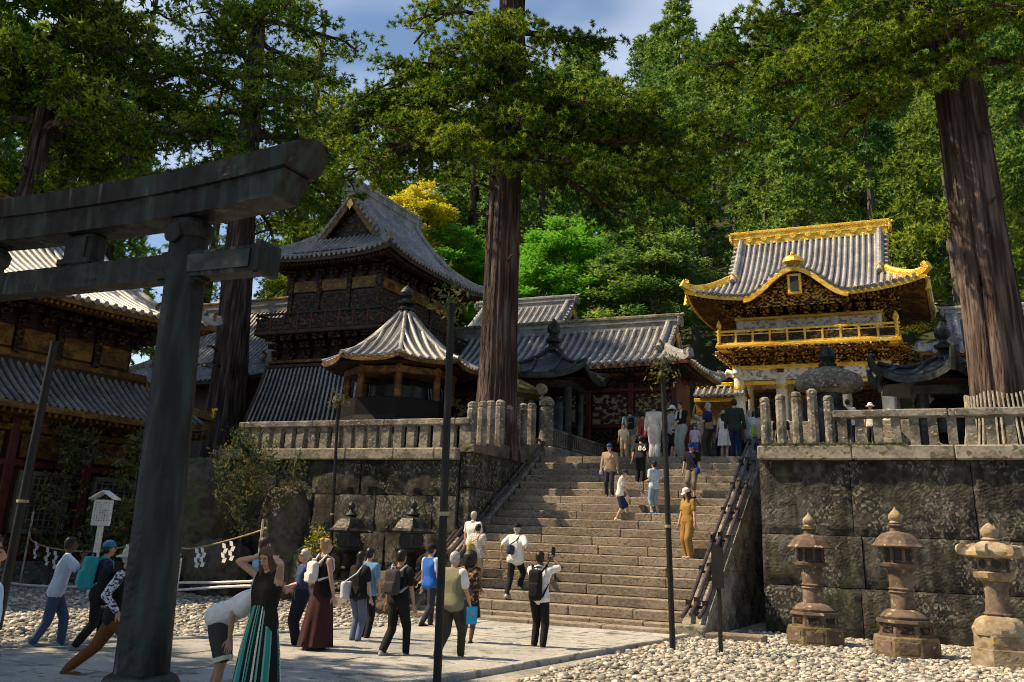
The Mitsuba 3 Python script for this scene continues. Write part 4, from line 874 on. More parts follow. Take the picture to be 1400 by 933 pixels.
# ---------------------------------------------------------------- lanterns
def smooth_lathe(prof, c, n, a0=0, mod=None): return lathe(prof, c, n, a0, mod)
def tall_lantern(label, x, y, s, grp):
    k = thing('stone_lantern', label, 'lantern', grp); a8 = math.pi / 8; c = (x, y, 0)
    P = lambda pr: [(r * s, z * s) for r, z in pr]
    part(k, 'plinth', lathe(P([(.74, 0), (.72, .40), (.70, .42)]), c, 8, a8 + .12), 'base_stone')
    for i in range(8):
        t = i * math.pi / 4 + .12; part(k, 'plinth_panel', move(rbox((.672 * s, 0, .21 * s), (.03, .40 * s, .25 * s), .01), c, t), 'lantern_stone')
    part(k, 'pedestal', lathe(P([(.60, .42), (.57, .68), (.64, .70), (.62, .76)]), c, 8, a8 + .12), 'lantern_stone')
    for i in range(8):
        t = i * math.pi / 4 + .12; part(k, 'pedestal_panel', move(rbox((.545 * s, 0, .56 * s), (.03, .28 * s, .14 * s), .01), c, t), 'dark_carving')
    part(k, 'base_ring', lathe(P([(.50, .76), (.52, .82), (.44, .90), (.36, .95), (.30, .97)]), c, 24), 'lantern_stone', 40)
    part(k, 'shaft', lathe(P([(.262, .96), (.25, 1.30), (.29, 1.33), (.255, 1.36), (.29, 1.40), (.25, 1.43), (.27, 1.80), (.30, 1.82)]), c, 24), 'lantern_stone', 40)
    part(k, 'platform', lathe(P([(.32, 1.82), (.42, 1.87), (.43, 1.93), (.34, 1.95)]), c, 8, a8), 'lantern_stone')
    fb = part(k, 'firebox', lathe(P([(.30, 1.95), (.30, 2.30)]), c, 8, a8), 'lantern_stone')
    for i in range(8): t = i * math.pi / 4; part(fb, 'opening', move(rbox((.278 * s, 0, 2.13 * s), (.03, .15 * s, .24 * s), .01), c, t), 'ink')
    for i in range(8): t = i * math.pi / 4 + a8; part(fb, 'post', move(rbox((.31 * s, 0, 2.12 * s), (.06, .06, .36 * s), .01), c, t), 'lantern_stone')
    part(k, 'cap', lathe(P([(.34, 2.29), (.585, 2.285), (.60, 2.31), (.545, 2.36), (.47, 2.47), (.36, 2.57), (.20, 2.62), (.15, 2.64), (.15, 2.74), (.20, 2.76), (.18, 2.79)]), c, 8, a8), 'lantern_stone')
    part(k, 'finial', lathe(P([(.11, 2.78), (.15, 2.82), (.12, 2.86), (.16, 2.92), (.15, 3.0), (.09, 3.06), (.03, 3.12), (.005, 3.18)]), c, 14), 'lichen_stone', 50)
tall_lantern('brown stone lantern nearest the stairs, greenish ball finial and smooth cap', -3.3, 23.15, .855, 'stone lanterns by the right wall')
tall_lantern('brown stone lantern with octagonal cap between the two other right lanterns', -1.4, 21.9, .885, 'stone lanterns by the right wall')
k = thing('stone_lantern', 'pale yellow lichened stone lantern with scrolled cap at the far right', 'lantern', 'stone lanterns by the right wall')
c = (.30, 21.3, 0)
_k3 = k
part(k, 'plinth', lathe([(.62, 0), (.61, .32), (.60, .34)], c, 6, .2), 'lichen_stone')
part(k, 'step', lathe([(.54, .34), (.53, .56), (.52, .58)], c, 6, .2), 'lichen_stone')
part(k, 'lotus_base', lathe([(.50, .58), (.52, .70), (.44, .86), (.34, .92), (.28, .94)], c, 24, 0, lambda th, i: 1 + .04 * np.cos(12 * th)), 'lichen_stone', 50)
part(k, 'shaft', lathe([(.25, .93), (.29, .98), (.24, 1.02), (.215, 1.3), (.225, 1.55), (.27, 1.60)], c, 24, 0, lambda th, i: 1 + .03 * np.cos(16 * th)), 'lantern_stone', 50)
part(k, 'platform', lathe([(.28, 1.60), (.40, 1.66), (.42, 1.76), (.34, 1.78)], c, 6, .2), 'lichen_stone')
fb = part(k, 'firebox', lathe([(.31, 1.78), (.31, 2.06)], c, 6, .2), 'lantern_stone')
for i in range(6): part(fb, 'opening', move(cyl((.262, 0, 1.93), (.285, 0, 1.93), .09, n=12), c, i * math.pi / 3 + .2 + math.pi / 6), 'ink')
part(k, 'cap', lathe([(.33, 2.05), (.58, 2.09), (.57, 2.17), (.42, 2.27), (.22, 2.36), (.16, 2.38)], c, 6, .2), 'lichen_stone')
for i in range(6): t = i * math.pi / 3 + .2; part(k, 'cap_scroll', move(cat([cyl((.58, -.09, 2.2), (.58, .09, 2.2), .11, n=12), tube([[.3, 0, 2.3], [.45, 0, 2.22], [.55, 0, 2.14]], [.05, .07, .08], 6)]), c, t), 'lichen_stone', 40)
part(k, 'finial', lathe([(.15, 2.37), (.19, 2.41), (.13, 2.45), (.18, 2.52), (.18, 2.6), (.12, 2.66), (.02, 2.74)], c, 14), 'lichen_stone', 50)
for q_ in [q_ for q_ in scene if q_.startswith(_k3 + '__')]: scene[q_]['to_world'] = T().translate([.30, 21.3, 0]) @ T().scale(.92) @ T().translate([-.30, -21.3, 0])
def bronze_garden_lantern(label, x, y, s):
    k = thing('bronze_lantern', label, 'lantern', 'bronze lanterns by the left wall'); c = (x, y, 0); P = lambda pr: [(r * s, z * s) for r, z in pr]
    part(k, 'plinth', lathe(P([(.72, 0), (.70, .34), (.66, .36)]), c, 6), 'mossy_rock')
    part(k, 'base', lathe(P([(.56, .36), (.58, .46), (.40, .62), (.26, .72)]), c, 6), 'bronze_patina', 50)
    part(k, 'shaft', lathe(P([(.22, .7), (.17, .95), (.24, 1.0), (.17, 1.06), (.19, 1.32), (.28, 1.42)]), c, 18), 'bronze_patina', 40)
    part(k, 'platform', lathe(P([(.3, 1.42), (.50, 1.52), (.52, 1.60), (.4, 1.62)]), c, 6), 'bronze_patina')
    fb = part(k, 'firebox', lathe(P([(.36, 1.62), (.36, 2.02)]), c, 6), 'dark_bronze')
    for i in range(6): part(fb, 'grille', move(rbox((.325 * s, 0, 1.82 * s), (.03, .22 * s, .26 * s), .01), c, i * math.pi / 3 + math.pi / 6), 'ink')
    part(k, 'cap', lathe(P([(.38, 2.0), (.70, 2.02), (.71, 2.07), (.58, 2.14), (.46, 2.30), (.36, 2.40), (.2, 2.46), (.14, 2.48)]), c, 6, 0), 'bronze_patina')
    for i in range(6): t = i * math.pi / 3; part(k, 'cap_scroll', move(tube(np.array([[.64, 0, 2.08], [.76, 0, 2.04], [.82, 0, 2.12], [.77, 0, 2.2]]) * s, np.array([.035, .035, .03, .02]) * s, 6), c, t), 'bronze_patina')
    part(k, 'finial', lathe(P([(.14, 2.47), (.19, 2.52), (.10, 2.6), (.06, 2.68), (.10, 2.74), (.09, 2.82), (.01, 2.92)]), c, 12), 'bronze_patina', 50)
bronze_garden_lantern('green bronze lantern with a sunlit curled cap left of the stairs', -14.1, 24.2, .98)
bronze_garden_lantern('dark bronze lantern in shade farther left of the stairs', -16.35, 24.5, .96)

# ---------------------------------------------------------------- poles, signs, ropes, rocks
def leaf_tuft(c, n, r, size, seed, droop=0.0):
    g = np.random.default_rng(seed); p = np.asarray(c) + g.normal(0, 1, (n, 3)) * r; d = g.normal(0, 1, (n, 3)); d[:, 2] -= droop; d /= np.linalg.norm(d, axis=1, keepdims=True)
    s = np.cross(d, g.normal(0, 1, (n, 3))); s /= np.linalg.norm(s, axis=1, keepdims=True); l = size * g.uniform(.6, 1.3, (n, 1))
    V = np.stack([p, p + d * l * .5 + s * l * .16, p + d * l, p + d * l * .5 - s * l * .16], 1).reshape(-1, 3)
    i = np.arange(n)[:, None] * 4
    return V, np.vstack([i + [0, 1, 2], i + [0, 2, 3]])
def pole(label, b, t, r, tuft):
    k = thing('slim_pole', label, 'pole'); b, t = np.array(b, float), np.array(t, float)
    part(k, 'shaft', tube([b, (b + t) / 2, t], [r, r * .97, r * .88], 12), 'black_iron', 40)
    part(k, 'tie', tube([b + (t - b) * .42, b + (t - b) * .43], [r * 1.25, r * 1.25], 12), 'straw_rope')
    if tuft: part(k, 'leaf_tuft', leaf_tuft(t + [0, 0, .05], 110, [.13, .13, .17], .14, int(abs(t[0]) * 10), .5), 'sapling_leaf', kind='stuff')
pole('tall slim black pole nearest the camera with a leafy tip', (-6.38, 11.84, 0), (-6.50, 11.84, 5.05), .055, True)
pole('slim black pole standing in front of the right half of the stairs', (-5.38, 19.28, 0), (-5.50, 19.28, 5.27), .058, True)
pole('slim black pole against the left wall with a leafy tip', (-16.8, 24.4, 0), (-17.1, 24.4, 5.7), .05, True)
pole('black pole at the far left in front of the storehouse windows', (-15.93, 13.0, 0), (-15.88, 13.0, 5.2), .085, False)
k = thing('marker_post', 'slim black signpost at the foot of the right handrail', 'post')
part(k, 'post', rbox((-4.47, 19.3, .8), (.075, .06, 1.6), .01), 'black_iron')
part(k, 'board', extrude([(-.17, 0), (.17, 0), (.17, .92), (0, 1.06), (-.17, .92)], -.03, .03), 'black_iron')
m = extrude([(-.11, 0), (.11, 0), (.11, .70), (0, .80), (-.11, .70)], -.025, .025); m = (np.stack([m[0][:, 0] - 4.47, -m[0][:, 2] + 19.24, m[0][:, 1] + 1.15], 1), m[1])
scene.pop([q for q in scene if q.startswith(k + '__board')][0]); part(k, 'board', m, 'black_iron')
# white roofed notice board
k = thing('notice_board', 'white wooden notice board with a little gabled roof on a post', 'sign')
nx, ny = -22.3, 20.9
part(k, 'post', rbox((nx - .03, ny + .06, .95), (.15, .12, 1.9), .01), 'white_paint')
bd = part(k, 'board', rbox((nx, ny, 2.2), (.70, .07, .70), .01), 'white_paint')
g2 = random.Random(4)
for c_ in range(6):
    for r_ in range(8):
        if g2.random() < .82: part(bd, 'glyph', box((nx + .25 - c_ * .10, ny - .037, 2.47 - r_ * .068), (g2.uniform(.025, .05), .004, g2.uniform(.012, .045))), 'ink')
for s in (-1, 1): part(k, 'roof_board', move((np.array([[0, -.13, .22], [0, .13, .22], [s * .48, .13, 0], [s * .48, -.13, 0], [0, -.13, .26], [0, .13, .26], [s * .48, .13, .04], [s * .48, -.13, .04]]), np.array([[0, 1, 2], [0, 2, 3], [4, 6, 5], [4, 7, 6], [0, 3, 7], [0, 7, 4], [1, 5, 6], [1, 6, 2], [2, 6, 7], [2, 7, 3]])), (nx, ny, 2.55)), 'white_paint')
k = thing('small_sign', 'small white square sign low on the left behind the white rope', 'sign')
part(k, 'plate', rbox((-25.4, 22.6, .62), (.40, .03, .36), .008), 'white_paint'); part(k, 'stake', rbox((-25.4, 22.64, .25), (.05, .04, .5), .006), 'dark_wood')
for r_ in range(3): part(k, 'line', box((-25.4, 22.582, .72 - r_ * .09), (.28 - .05 * r_, .004, .03)), 'ink')
def rope(label, pts, r, n, mt, nm='rope'):
    from scipy.interpolate import CubicSpline
    pts = np.array(pts, float); c = CubicSpline(np.arange(len(pts)), pts)(np.linspace(0, len(pts) - 1, n)); return tube(c, r, 7)
k = thing('sacred_rope', 'sagging straw rope with white zigzag paper streamers left of the stairs', 'rope')
rp = [(-26.9, 22.5, 1.52), (-25.7, 22.5, 1.13), (-23.4, 22.5, 1.19), (-22.0, 22.5, 1.52), (-20.9, 22.5, 1.36), (-19.9, 22.5, 1.40), (-18.3, 22.5, 1.79), (-17.9, 22.5, 1.95)]
part(k, 'cord', rope('', rp, .022, 60, ''), 'straw_rope')
for x, y in ((-26.95, 22.5), (-22.0, 22.5), (-17.9, 22.5)): part(k, 'stake', cyl((x, y, 0), (x, y, 2.2), .035, n=8), 'bamboo')
from scipy.interpolate import CubicSpline
rz_ = CubicSpline([p[0] for p in rp], [p[2] for p in rp])
for x in (-26.5, -25.95, -25.6, -23.5, -22.7, -20.75, -20.05, -19.85, -19.1, -18.85):
    z = float(rz_(x)); q = [(0, 0)]; V = []; F = []
    for j in range(4):
        dx = .055 * (1 if j % 2 else -1); z0 = z - .03 - j * .125
        V += [[x + dx - .06, 22.47, z0], [x + dx + .06, 22.47, z0 - .02], [x + dx + .06 - dx * .8, 22.46, z0 - .15], [x + dx - .06 - dx * .8, 22.46, z0 - .13]]
        F += [[j * 4, j * 4 + 2, j * 4 + 1], [j * 4, j * 4 + 3, j * 4 + 2]]
    a_ = arr(V, F); b_ = (a_[0] + [0, .006, 0], a_[1][:, ::-1]); part(k, 'streamer', cat([a_, b_]), 'paper')
for lab, pts in (('white barrier rope strung low in front of the storehouse', [(-26.9, 21.9, .15), (-25.9, 22, .08), (-24.4, 22, .12), (-22.6, 22, .22), (-20.6, 22, .40), (-19, 22, .50), (-17.2, 22, .64)]), ('lower white barrier rope hanging left of the stairs', [(-21.6, 21.7, .20), (-20.4, 21.7, .22), (-19.2, 21.7, .34), (-17.4, 21.7, .50)])):
    k = thing('barrier_rope', lab, 'rope'); part(k, 'cord', rope('', pts, .035, 40, ''), 'white_paint')
    for p in (pts[0], pts[-1]): part(k, 'stake', cyl((p[0], p[1], 0), (p[0], p[1], p[2] + .1), .03, n=8), 'dark_wood')
k = thing('stake', 'thin white lettered stake behind the barrier rope', 'stake')
part(k, 'slat', rbox((-19.75, 21.5, .55), (.09, .03, 1.1), .006), 'white_paint')
for r_ in range(6): part(k, 'glyph', box((-19.75, 21.482, .98 - r_ * .11), (.045, .004, .05)), 'ink')
def rock(label, c, r, seed, flat=1.0, mt='mossy_rock'):
    k = thing('boulder', label, 'rock'); m = trimesh.creation.icosphere(subdivisions=4); v = np.array(m.vertices)
    pw = np.sign(v) * np.abs(v) ** .72; d = 1 + .55 * (meshkit.fbm(pw * 1.3 + seed * 9, 4, seed) - .5) + .12 * (meshkit.fbm(pw * 5 + seed, 3, seed) - .5)
    put(k, (pw * d[:, None] * np.array(r) + np.array(c), np.array(m.faces)), mt, 60)
rock('squared grey boulder standing between the two bronze lanterns', (-13.75, 22.6, .42), (.66, .5, .62), 3)
rock('big dark mossy boulder at the left end of the left wall', (-22.6, 25.0, 1.7), (1.3, 1.2, 2.2), 5)
rock('low dark boulder under the juniper', (-20.9, 24.4, .7), (1.0, .7, .95), 7)
rock('tall brown boulder right of the juniper bush', (-19.0, 24.9, 1.5), (.8, .5, 1.7), 8)
rock('small brown boulder against the wall behind the woman with sunglasses', (-17.4, 24.6, .7), (.8, .5, .9), 9)
rock('dark rock edging the gravel at the left wall foot', (-15.2, 24.6, .25), (.6, .4, .4), 12)
# small stone basin bench low beside the boulder
k = thing('stone_curb', 'pale stone kerb block low beside the squared boulder', 'kerb'); put(k, rbox((-15.2, 23.4, .16), (1.6, .4, .32), .03), 'coping_stone')
# saplings and shrubs
def sapling(name, label, c, h_, r, n, seed, leafs, stems=5, size=.16, up=.4, cat_='sapling'):
    g = np.random.default_rng(seed); k = thing(name, label, cat_); L = []; S = []
    c = np.array(c, float)
    part(k, 'stem', tube([c, c + [0, 0, h_ * .5], c + [g.normal(0, .1), 0, h_ * .92]], [.05, .035, .012], 7), 'pale_bark')
    for i in range(stems * 5):
        t = g.uniform(.12, .95); a = g.uniform(0, 6.28); l = r * (1.15 - t * .8) * g.uniform(.6, 1.1)
        p0 = c + [0, 0, h_ * t * .9]; p1 = p0 + [math.cos(a) * l * .6, math.sin(a) * l * .6, l * up * .6]; p2 = p0 + [math.cos(a) * l, math.sin(a) * l, l * up * (1.3 if up > 0 else .9)]
        S.append(tube([p0, p1, p2], [.016, .012, .005], 4))
        m = max(3, int(n / (stems * 5)))
        for w in np.linspace(.25, 1, 5):
            L.append(leaf_tuft(p0 + (p1 - p0) * w if w < .6 else p1 + (p2 - p1) * (w - .6) / .4, m // 5, .10, size, seed * 50 + i * 5 + int(w * 4), -.6 if up > 0.5 else .3))
    part(k, 'branch', cat(S), 'pale_bark', kind='stuff'); part(k, 'leaves', cat(L), leafs, kind='stuff')
sapling('sapling', 'spindly bamboo like sapling in front of the left lattice window', (-26.6, 23.2, 0), 5.6, 1.5, 1900, 41, 'sapling_leaf', 7, .22, .3)
sapling('sapling', 'second leafy sapling between the notice board and the torii pillar', (-24.0, 23.6, 0), 5.3, 1.5, 1900, 42, 'sapling_leaf', 7, .22, .2)
sapling('juniper_bush', 'grey green feathery juniper in front of the left wall end', (-19.8, 23.9, 1.2), 3.7, 1.3, 3600, 43, 'sapling_leaf', 10, .15, .9, 'shrub')
sapling('shrub', 'small orange leaved shrub at the foot of the left wall', (-17.2, 24.2, 1.2), .75, .55, 500, 44, 'yellow_leaf', 3, .11, .3, 'shrub')
sapling('weed_patch', 'green weeds trailing over the left wall end', (-18.6, 24.6, 3.3), 1.1, .6, 320, 45, 'sapling_leaf', 3, .12, -.6, 'plant')
# moss on the top edge of the right wall
g = np.random.default_rng(77); n = 5200; x = g.uniform(-4.7, -1.2, n); c = np.stack([x, VW + g.uniform(-.2, .42, n), ZW + 0 * x], 1)
V = np.stack([c, c + np.stack([g.normal(0, .02, n), g.normal(0, .02, n), g.uniform(.03, .10, n)], 1), c + np.stack([g.normal(.02, .01, n), g.normal(0, .02, n), 0 * x], 1)], 1).reshape(-1, 3)
put('wall_top_grass', (V, np.arange(n * 3).reshape(-1, 3)), 'sapling_leaf'); tag('wall_top_grass', 'short moss and grass along the top of the right wall', 'grass', None, 'stuff')
# ---------------------------------------------------------------- trees
def tufts(P, D, seed, nleaf=22, l=.26, w=.05, spread=.9):
    """spiky leaf tufts at P (n,3) pointing along D (n,3): thin triangles fanning out"""
    g = np.random.default_rng(seed); n = len(P); D = D / (np.linalg.norm(D, axis=1, keepdims=True) + 1e-9)
    d = D[:, None] + g.normal(0, spread, (n, nleaf, 3)); d /= np.linalg.norm(d, axis=2, keepdims=True)
    s = np.cross(d, g.normal(0, 1, (n, nleaf, 3))); s /= np.linalg.norm(s, axis=2, keepdims=True) + 1e-9
    L = l * g.uniform(.6, 1.25, (n, nleaf, 1)); b = P[:, None] + d * L * .1
    V = np.stack([b - s * w, b + s * w, b + d * L], 2).reshape(-1, 3)
    return V, np.arange(len(V)).reshape(-1, 3)
def clump_points(c, r, k, g, flat=.72):
    """k points near the surface of flattened puffs at c (n,3) of radius r (n)"""
    n = len(c); d = g.normal(0, 1, (n, k, 3)); d /= np.linalg.norm(d, axis=2, keepdims=True); d[..., 2] = np.where(d[..., 2] < -.25, -d[..., 2] * .6, d[..., 2])
    rr = r[:, None, None] * g.uniform(.45, 1, (n, k, 1)) * np.array([1, 1, flat])
    return (c[:, None] + d * rr).reshape(-1, 3), (d * [1, 1, .8] + [0, 0, .02]).reshape(-1, 3)
def trunk_mesh(b, t, r0, r1, seed, n=64, k=40, flare=.35, flute=.09):
    b, t = np.array(b, float), np.array(t, float); g = np.random.default_rng(seed); th = np.arange(n) * 2 * np.pi / n; V = []
    ph = meshkit.fbm(np.stack([np.cos(th) * 3 + seed, np.sin(th) * 3, th * 0], -1), 4, seed)
    L = np.linalg.norm(t - b)
    for i in range(k):
        s = i / (k - 1); p = b + (t - b) * s; r = r0 + (r1 - r0) * s + r0 * flare * math.exp(-s * L / 1.6)
        wob = meshkit.fbm(np.stack([np.cos(th) * 3 + seed, np.sin(th) * 3, th * 0 + s * L * .12], -1), 4, seed)
        rr = r * (1 + flute * 3 * (wob - .5) + flute * .5 * np.cos(9 * th + 3 * ph) + flute * .35 * np.sign(np.sin(23 * th + 9 * ph)) * np.abs(np.sin(23 * th + 9 * ph)) ** .5)
        V.append(np.stack([p[0] + rr * np.cos(th), p[1] + rr * np.sin(th), p[2] + 0 * th], 1))
    m = grid(np.concatenate([np.array(V), np.array(V)[:, :1]], 1)); return m
def limb_path(p0, az, L, rise, droop, g, k=7):
    t = np.linspace(0, 1, k); d = np.array([math.cos(az), math.sin(az)])
    w = np.cumsum(g.normal(0, .035 * L, (k, 3)), 0) * [1, 1, .6]; w[0] = 0
    return np.asarray(p0) + np.stack([d[0] * L * t, d[1] * L * t, L * (rise * t - droop * t * t)], 1) + w
def cedar(name, label, b, t, r0, r1, limbs, seed, group=None, clump=(.55, .95), per=13, nleaf=20, ll=.27, lw=.03, dens=1.0, lm='cedar_leaf', cat_='cedar tree', show_limb=99, bark='cedar_bark'):
    """limbs: (height fraction along b-t or absolute z, azimuth degrees, length, rise, droop)"""
    g = np.random.default_rng(seed); k = thing(name, label, cat_, group); b, t = np.array(b, float), np.array(t, float)
    part(k, 'trunk', trunk_mesh(b, t, r0, r1, seed), bark, True)
    C, R = [], []
    for i in range(7):
        s = g.uniform(.18, .45); a = g.uniform(3.4, 6.0); p0 = b + (t - b) * s; r = r0 + (r1 - r0) * s; q = np.array([math.cos(a), math.sin(a), .25]); l = g.uniform(.2, .7)
        part(k, 'stub', tube([p0 + q * r * .8, p0 + q * (r + l * .6), p0 + q * (r + l) + [0, 0, -.12 * l]], [.07, .045, .02], 6), bark)
    for i, (z, az, L, rise, droop) in enumerate(limbs):
        s = (z - b[2]) / (t[2] - b[2]); p0 = b + (t - b) * s
        path = limb_path(p0, math.radians(az), L, rise, droop, g)
        rl = max(.05, .026 * L + .03)
        part(k, 'limb', tube(path, np.linspace(rl, rl * .25, len(path)), 7), bark, 40)
        tw = []
        for u in np.arange(.22, 1.01, .55 / L / dens):
            q = path[min(int(u * 6), 5)] + (path[min(int(u * 6) + 1, 6)] - path[min(int(u * 6), 5)]) * (u * 6 - min(int(u * 6), 5))
            for sd in (-1, 1):
                a = math.radians(az) + sd * g.uniform(.5, 1.35); l2 = min(2.4, .36 * L) * (1.12 - .62 * u) * g.uniform(.55, 1.1)
                e = q + np.array([math.cos(a) * l2, math.sin(a) * l2, l2 * g.uniform(-.62, .20)])
                tw.append(tube([q, (q + e) / 2 + [0, 0, .06 * l2], e], [rl * .3, rl * .2, .012], 4))
                for v in np.arange(1, .2, -.75 / max(l2, .5)):
                    C.append(q + (e - q) * v + g.normal(0, .16, 3)); R.append(g.uniform(*clump) * (.75 + .25 * v))
        part(k, 'twig', cat(tw), bark, kind='stuff') if tw else None
    C, R = np.array(C), np.array(R); P, D = clump_points(C, R, per, g)
    part(k, 'crown', tufts(P, D, seed, nleaf, ll, lw), lm, kind='stuff')
    return k
def spin(g, zs, Lf, n, rise=(.0, .25), droop=(.15, .45), az=(0, 360)):
    """limbs around a trunk between heights zs"""
    out = []
    for i in range(n):
        z = g.uniform(*zs) if n < 4 else zs[0] + (zs[1] - zs[0]) * (i + g.random()) / n
        out.append((z, (az[0] + (az[1] - az[0]) * ((i * .618 + g.random() * .12) % 1)), Lf(z) * g.uniform(.75, 1.1), g.uniform(*rise), g.uniform(*droop)))
    return out
g = np.random.default_rng(5)
# the great cedar left of the stair head
limbs = spin(g, (19.5, 25), lambda z: 4.6 - .2 * (z - 19), 9)
limbs += [(17.4, 158, 7.4, .04, .15), (18.2, 166, 8.0, .08, .15), (17.0, 150, 6.2, .04, .14), (19.2, 160, 8.0, .10, .2), (17.2, 178, 6.4, .02, .2), (16.6, 164, 6.0, 0, .22), (18.8, 184, 6.4, .1, .2),
          (14.9, 352, 7.4, .0, .16), (15.5, 5, 7.8, .05, .20), (15.2, 20, 6.8, .0, .28), (14.6, 335, 5.2, -.05, .24), (16.0, 330, 4.6, .05, .3), (16.2, 350, 6.6, .06, .22), (14.4, 30, 5.0, -.08, .3), (16.8, 15, 5.6, .1, .25), (17.4, 345, 3.4, .1, .3),
          (15.3, 255, 2.8, .0, .45), (17.0, 270, 3.2, .05, .4), (18.6, 250, 3.4, .1, .4), (16.4, 300, 3.4, .0, .4), (18.0, 300, 3.4, .1, .35), (14.8, 280, 2.2, 0, .5), (15.8, 225, 2.6, .0, .5), (17.6, 235, 2.8, .05, .45), (19.4, 285, 3.0, .1, .4), (14.4, 310, 2.4, -.05, .5), (16.2, 265, 2.4, 0, .5), (18.4, 275, 2.6, .05, .5)]
cedar('cedar_tree', 'great cedar with a straight red brown trunk left of the stair head', (-13.72, 28.5, 4.3), (-13.85, 28.5, 31), .60, .38, limbs, 101, 'great cedars', per=15, nleaf=26, ll=.17, lw=.020, clump=(.40, .78))
# the great cedar on the right edge
limbs = spin(g, (20, 25), lambda z: 4.8 - .2 * (z - 20), 8)
limbs += [(17.6, 181, 6.4, .02, .08), (16.8, 196, 6.0, -.02, .24), (15.8, 212, 4.8, -.05, .38), (16.4, 225, 5.4, .02, .32), (15.5, 250, 4.0, 0, .4), (18.6, 190, 5.6, .10, .14), (17.6, 240, 4.6, .05, .3), (16.5, 290, 4.5, 0, .35), (15.5, 172, 4.4, -.05, .36), (19.0, 212, 5.4, .1, .2), (16.8, 330, 5.0, .05, .3), (15.8, 10, 5.0, .0, .3), (17.5, 150, 6.0, .05, .2), (18.2, 20, 5.5, .1, .3)]
cedar('cedar_tree', 'huge leaning cedar trunk at the right edge behind the stone fence', (1.15, 28.5, 4.3), (.80, 28.5, 30), .72, .50, limbs, 102, 'great cedars', per=15, nleaf=26, ll=.17, lw=.020, clump=(.40, .78))
# bamboo splints wrapped round its foot
k = thing('bamboo_wrap', 'pale bamboo splint sleeve wrapped round the foot of the right cedar', 'tree guard')
for i in range(54):
    a = i * 2 * np.pi / 54; q = np.array([math.cos(a), math.sin(a)])
    part(k, 'splint', tube([[1.15 + q[0] * 1.13, 28.5 + q[1] * 1.13, 4.4], [1.14 + q[0] * .98, 28.5 + q[1] * .98, 5.2], [1.12 + q[0] * .93, 28.5 + q[1] * .93, 5.95 + .05 * math.sin(i * 7)]], [.027, .027, .025], 5), 'bamboo')
part(k, 'hoop', tube([[1.14 + .99 * math.cos(a), 28.5 + .99 * math.sin(a), 5.35] for a in np.linspace(0, 2 * np.pi, 33)], .03, 6), 'dark_wood')
# cedars behind the storehouses and the tower, on the left
def left_cedar(label, x, y, z0, h_, r0, crown, n, Ls, seed, lean=(0, 0), grp='cedars on the left', **kw):
    g = np.random.default_rng(seed)
    n = int(n * 1.12) if y > 30 else n
    limbs = spin(g, crown, lambda z: Ls * (1 - .5 * (z - crown[0]) / (crown[1] - crown[0])), n, (-.05, .2), (.1, .4))
    return cedar('cedar_tree', label, (x, y, z0), (x + lean[0], y + lean[1], z0 + h_), r0, r0 * .14, limbs, seed, grp, **kw)
KW = dict(clump=(.5, 1.0), per=10, nleaf=15, ll=.24, lw=.034, dens=.75)
left_cedar('dark cedar trunk rising right behind the torii pillar', -28.9, 33.4, 1, 34, .95, (16.5, 31), 34, 7.2, 201, (-2.2, 0), **KW)
left_cedar('pale leaning cedar trunk above the storehouse roof at the far left', -60.5, 46, 6, 36, 1.0, (25, 40), 20, 7.0, 202, (4.5, 0), bark='pale_bark', **KW)
left_cedar('dark cedar beside the pale leaning one at the far left', -54.5, 47, 6, 36, .8, (22, 40), 20, 6.5, 203, (1, 0), **KW)
left_cedar('slim cedar seen against the sky left of the tower', -46, 58, 7, 34, .6, (14, 40), 26, 5.0, 204, (0, 0), **KW)
left_cedar('cedar behind the storehouse ridge nearer the torii beam', -41, 52, 6, 34, .7, (19, 38), 22, 5.5, 205, (0, 0), **KW)
left_cedar('cedar whose crown fills the sky behind the drum tower', -31, 59, 6, 34, .7, (15, 38), 30, 6.0, 206, (0, 0), **KW)
left_cedar('cedar deep in the wood at the left frame edge', -68, 52, 6, 38, .9, (20, 42), 22, 7.0, 207, (0, 0), **KW)
left_cedar('bushy young cedar behind the second storehouse', -36.5, 50, 6, 22, .45, (9, 27), 24, 3.8, 208, (0, 0), **KW)
left_cedar('bushy young cedar between storehouse ridge and tower', -33, 56, 6, 22, .45, (9, 27), 24, 4.0, 209, (0, 0), **KW)
left_cedar('far cedar filling the sky gap above the storehouse', -62, 66, 7, 36, .7, (16, 42), 24, 6.0, 211, (0, 0), **KW)
left_cedar('far cedar filling the sky gap behind the torii beam', -52, 70, 7, 36, .7, (15, 42), 24, 6.0, 212, (0, 0), **KW)
left_cedar('far cedar behind the tower gable', -40, 66, 7, 36, .7, (15, 42), 26, 6.0, 213, (0, 0), **KW)
# cedars left of the frame and behind the camera: they keep the torii, the path and the left wall in shade
KS = dict(clump=(.7, 1.2), per=6, nleaf=9, ll=.42, lw=.09, dens=.62)
for i, (x, y, h_, c0, n, L, lab) in enumerate(((-19.5, 5.2, 25, 7, 26, 5.4, 'cedar left of the frame shading the torii'), (-37.8, 28.0, 38, 19, 36, 7.2, 'cedar behind the storehouse shading the left wall'), (-30, 1.5, 26, 9, 24, 6.5, 'cedar far left of the frame shading the near path'), (-43, 26.5, 42, 17, 34, 8.0, 'cedar behind the storehouse shading the tower'), (-74, 40, 48, 16, 28, 8.5, 'cedar deep in the left wood outside the frame'), (-57, 30, 46, 15, 28, 8.5, 'cedar left of the frame beyond the storehouse'), (-84, 52, 50, 16, 26, 9.0, 'cedar farthest left in the wood outside the frame'))):
    left_cedar(lab, x, y, 0, h_, .8, (c0, h_ - 1), n, L, 300 + i, (0, 0), 'cedars shading the court', **KS)
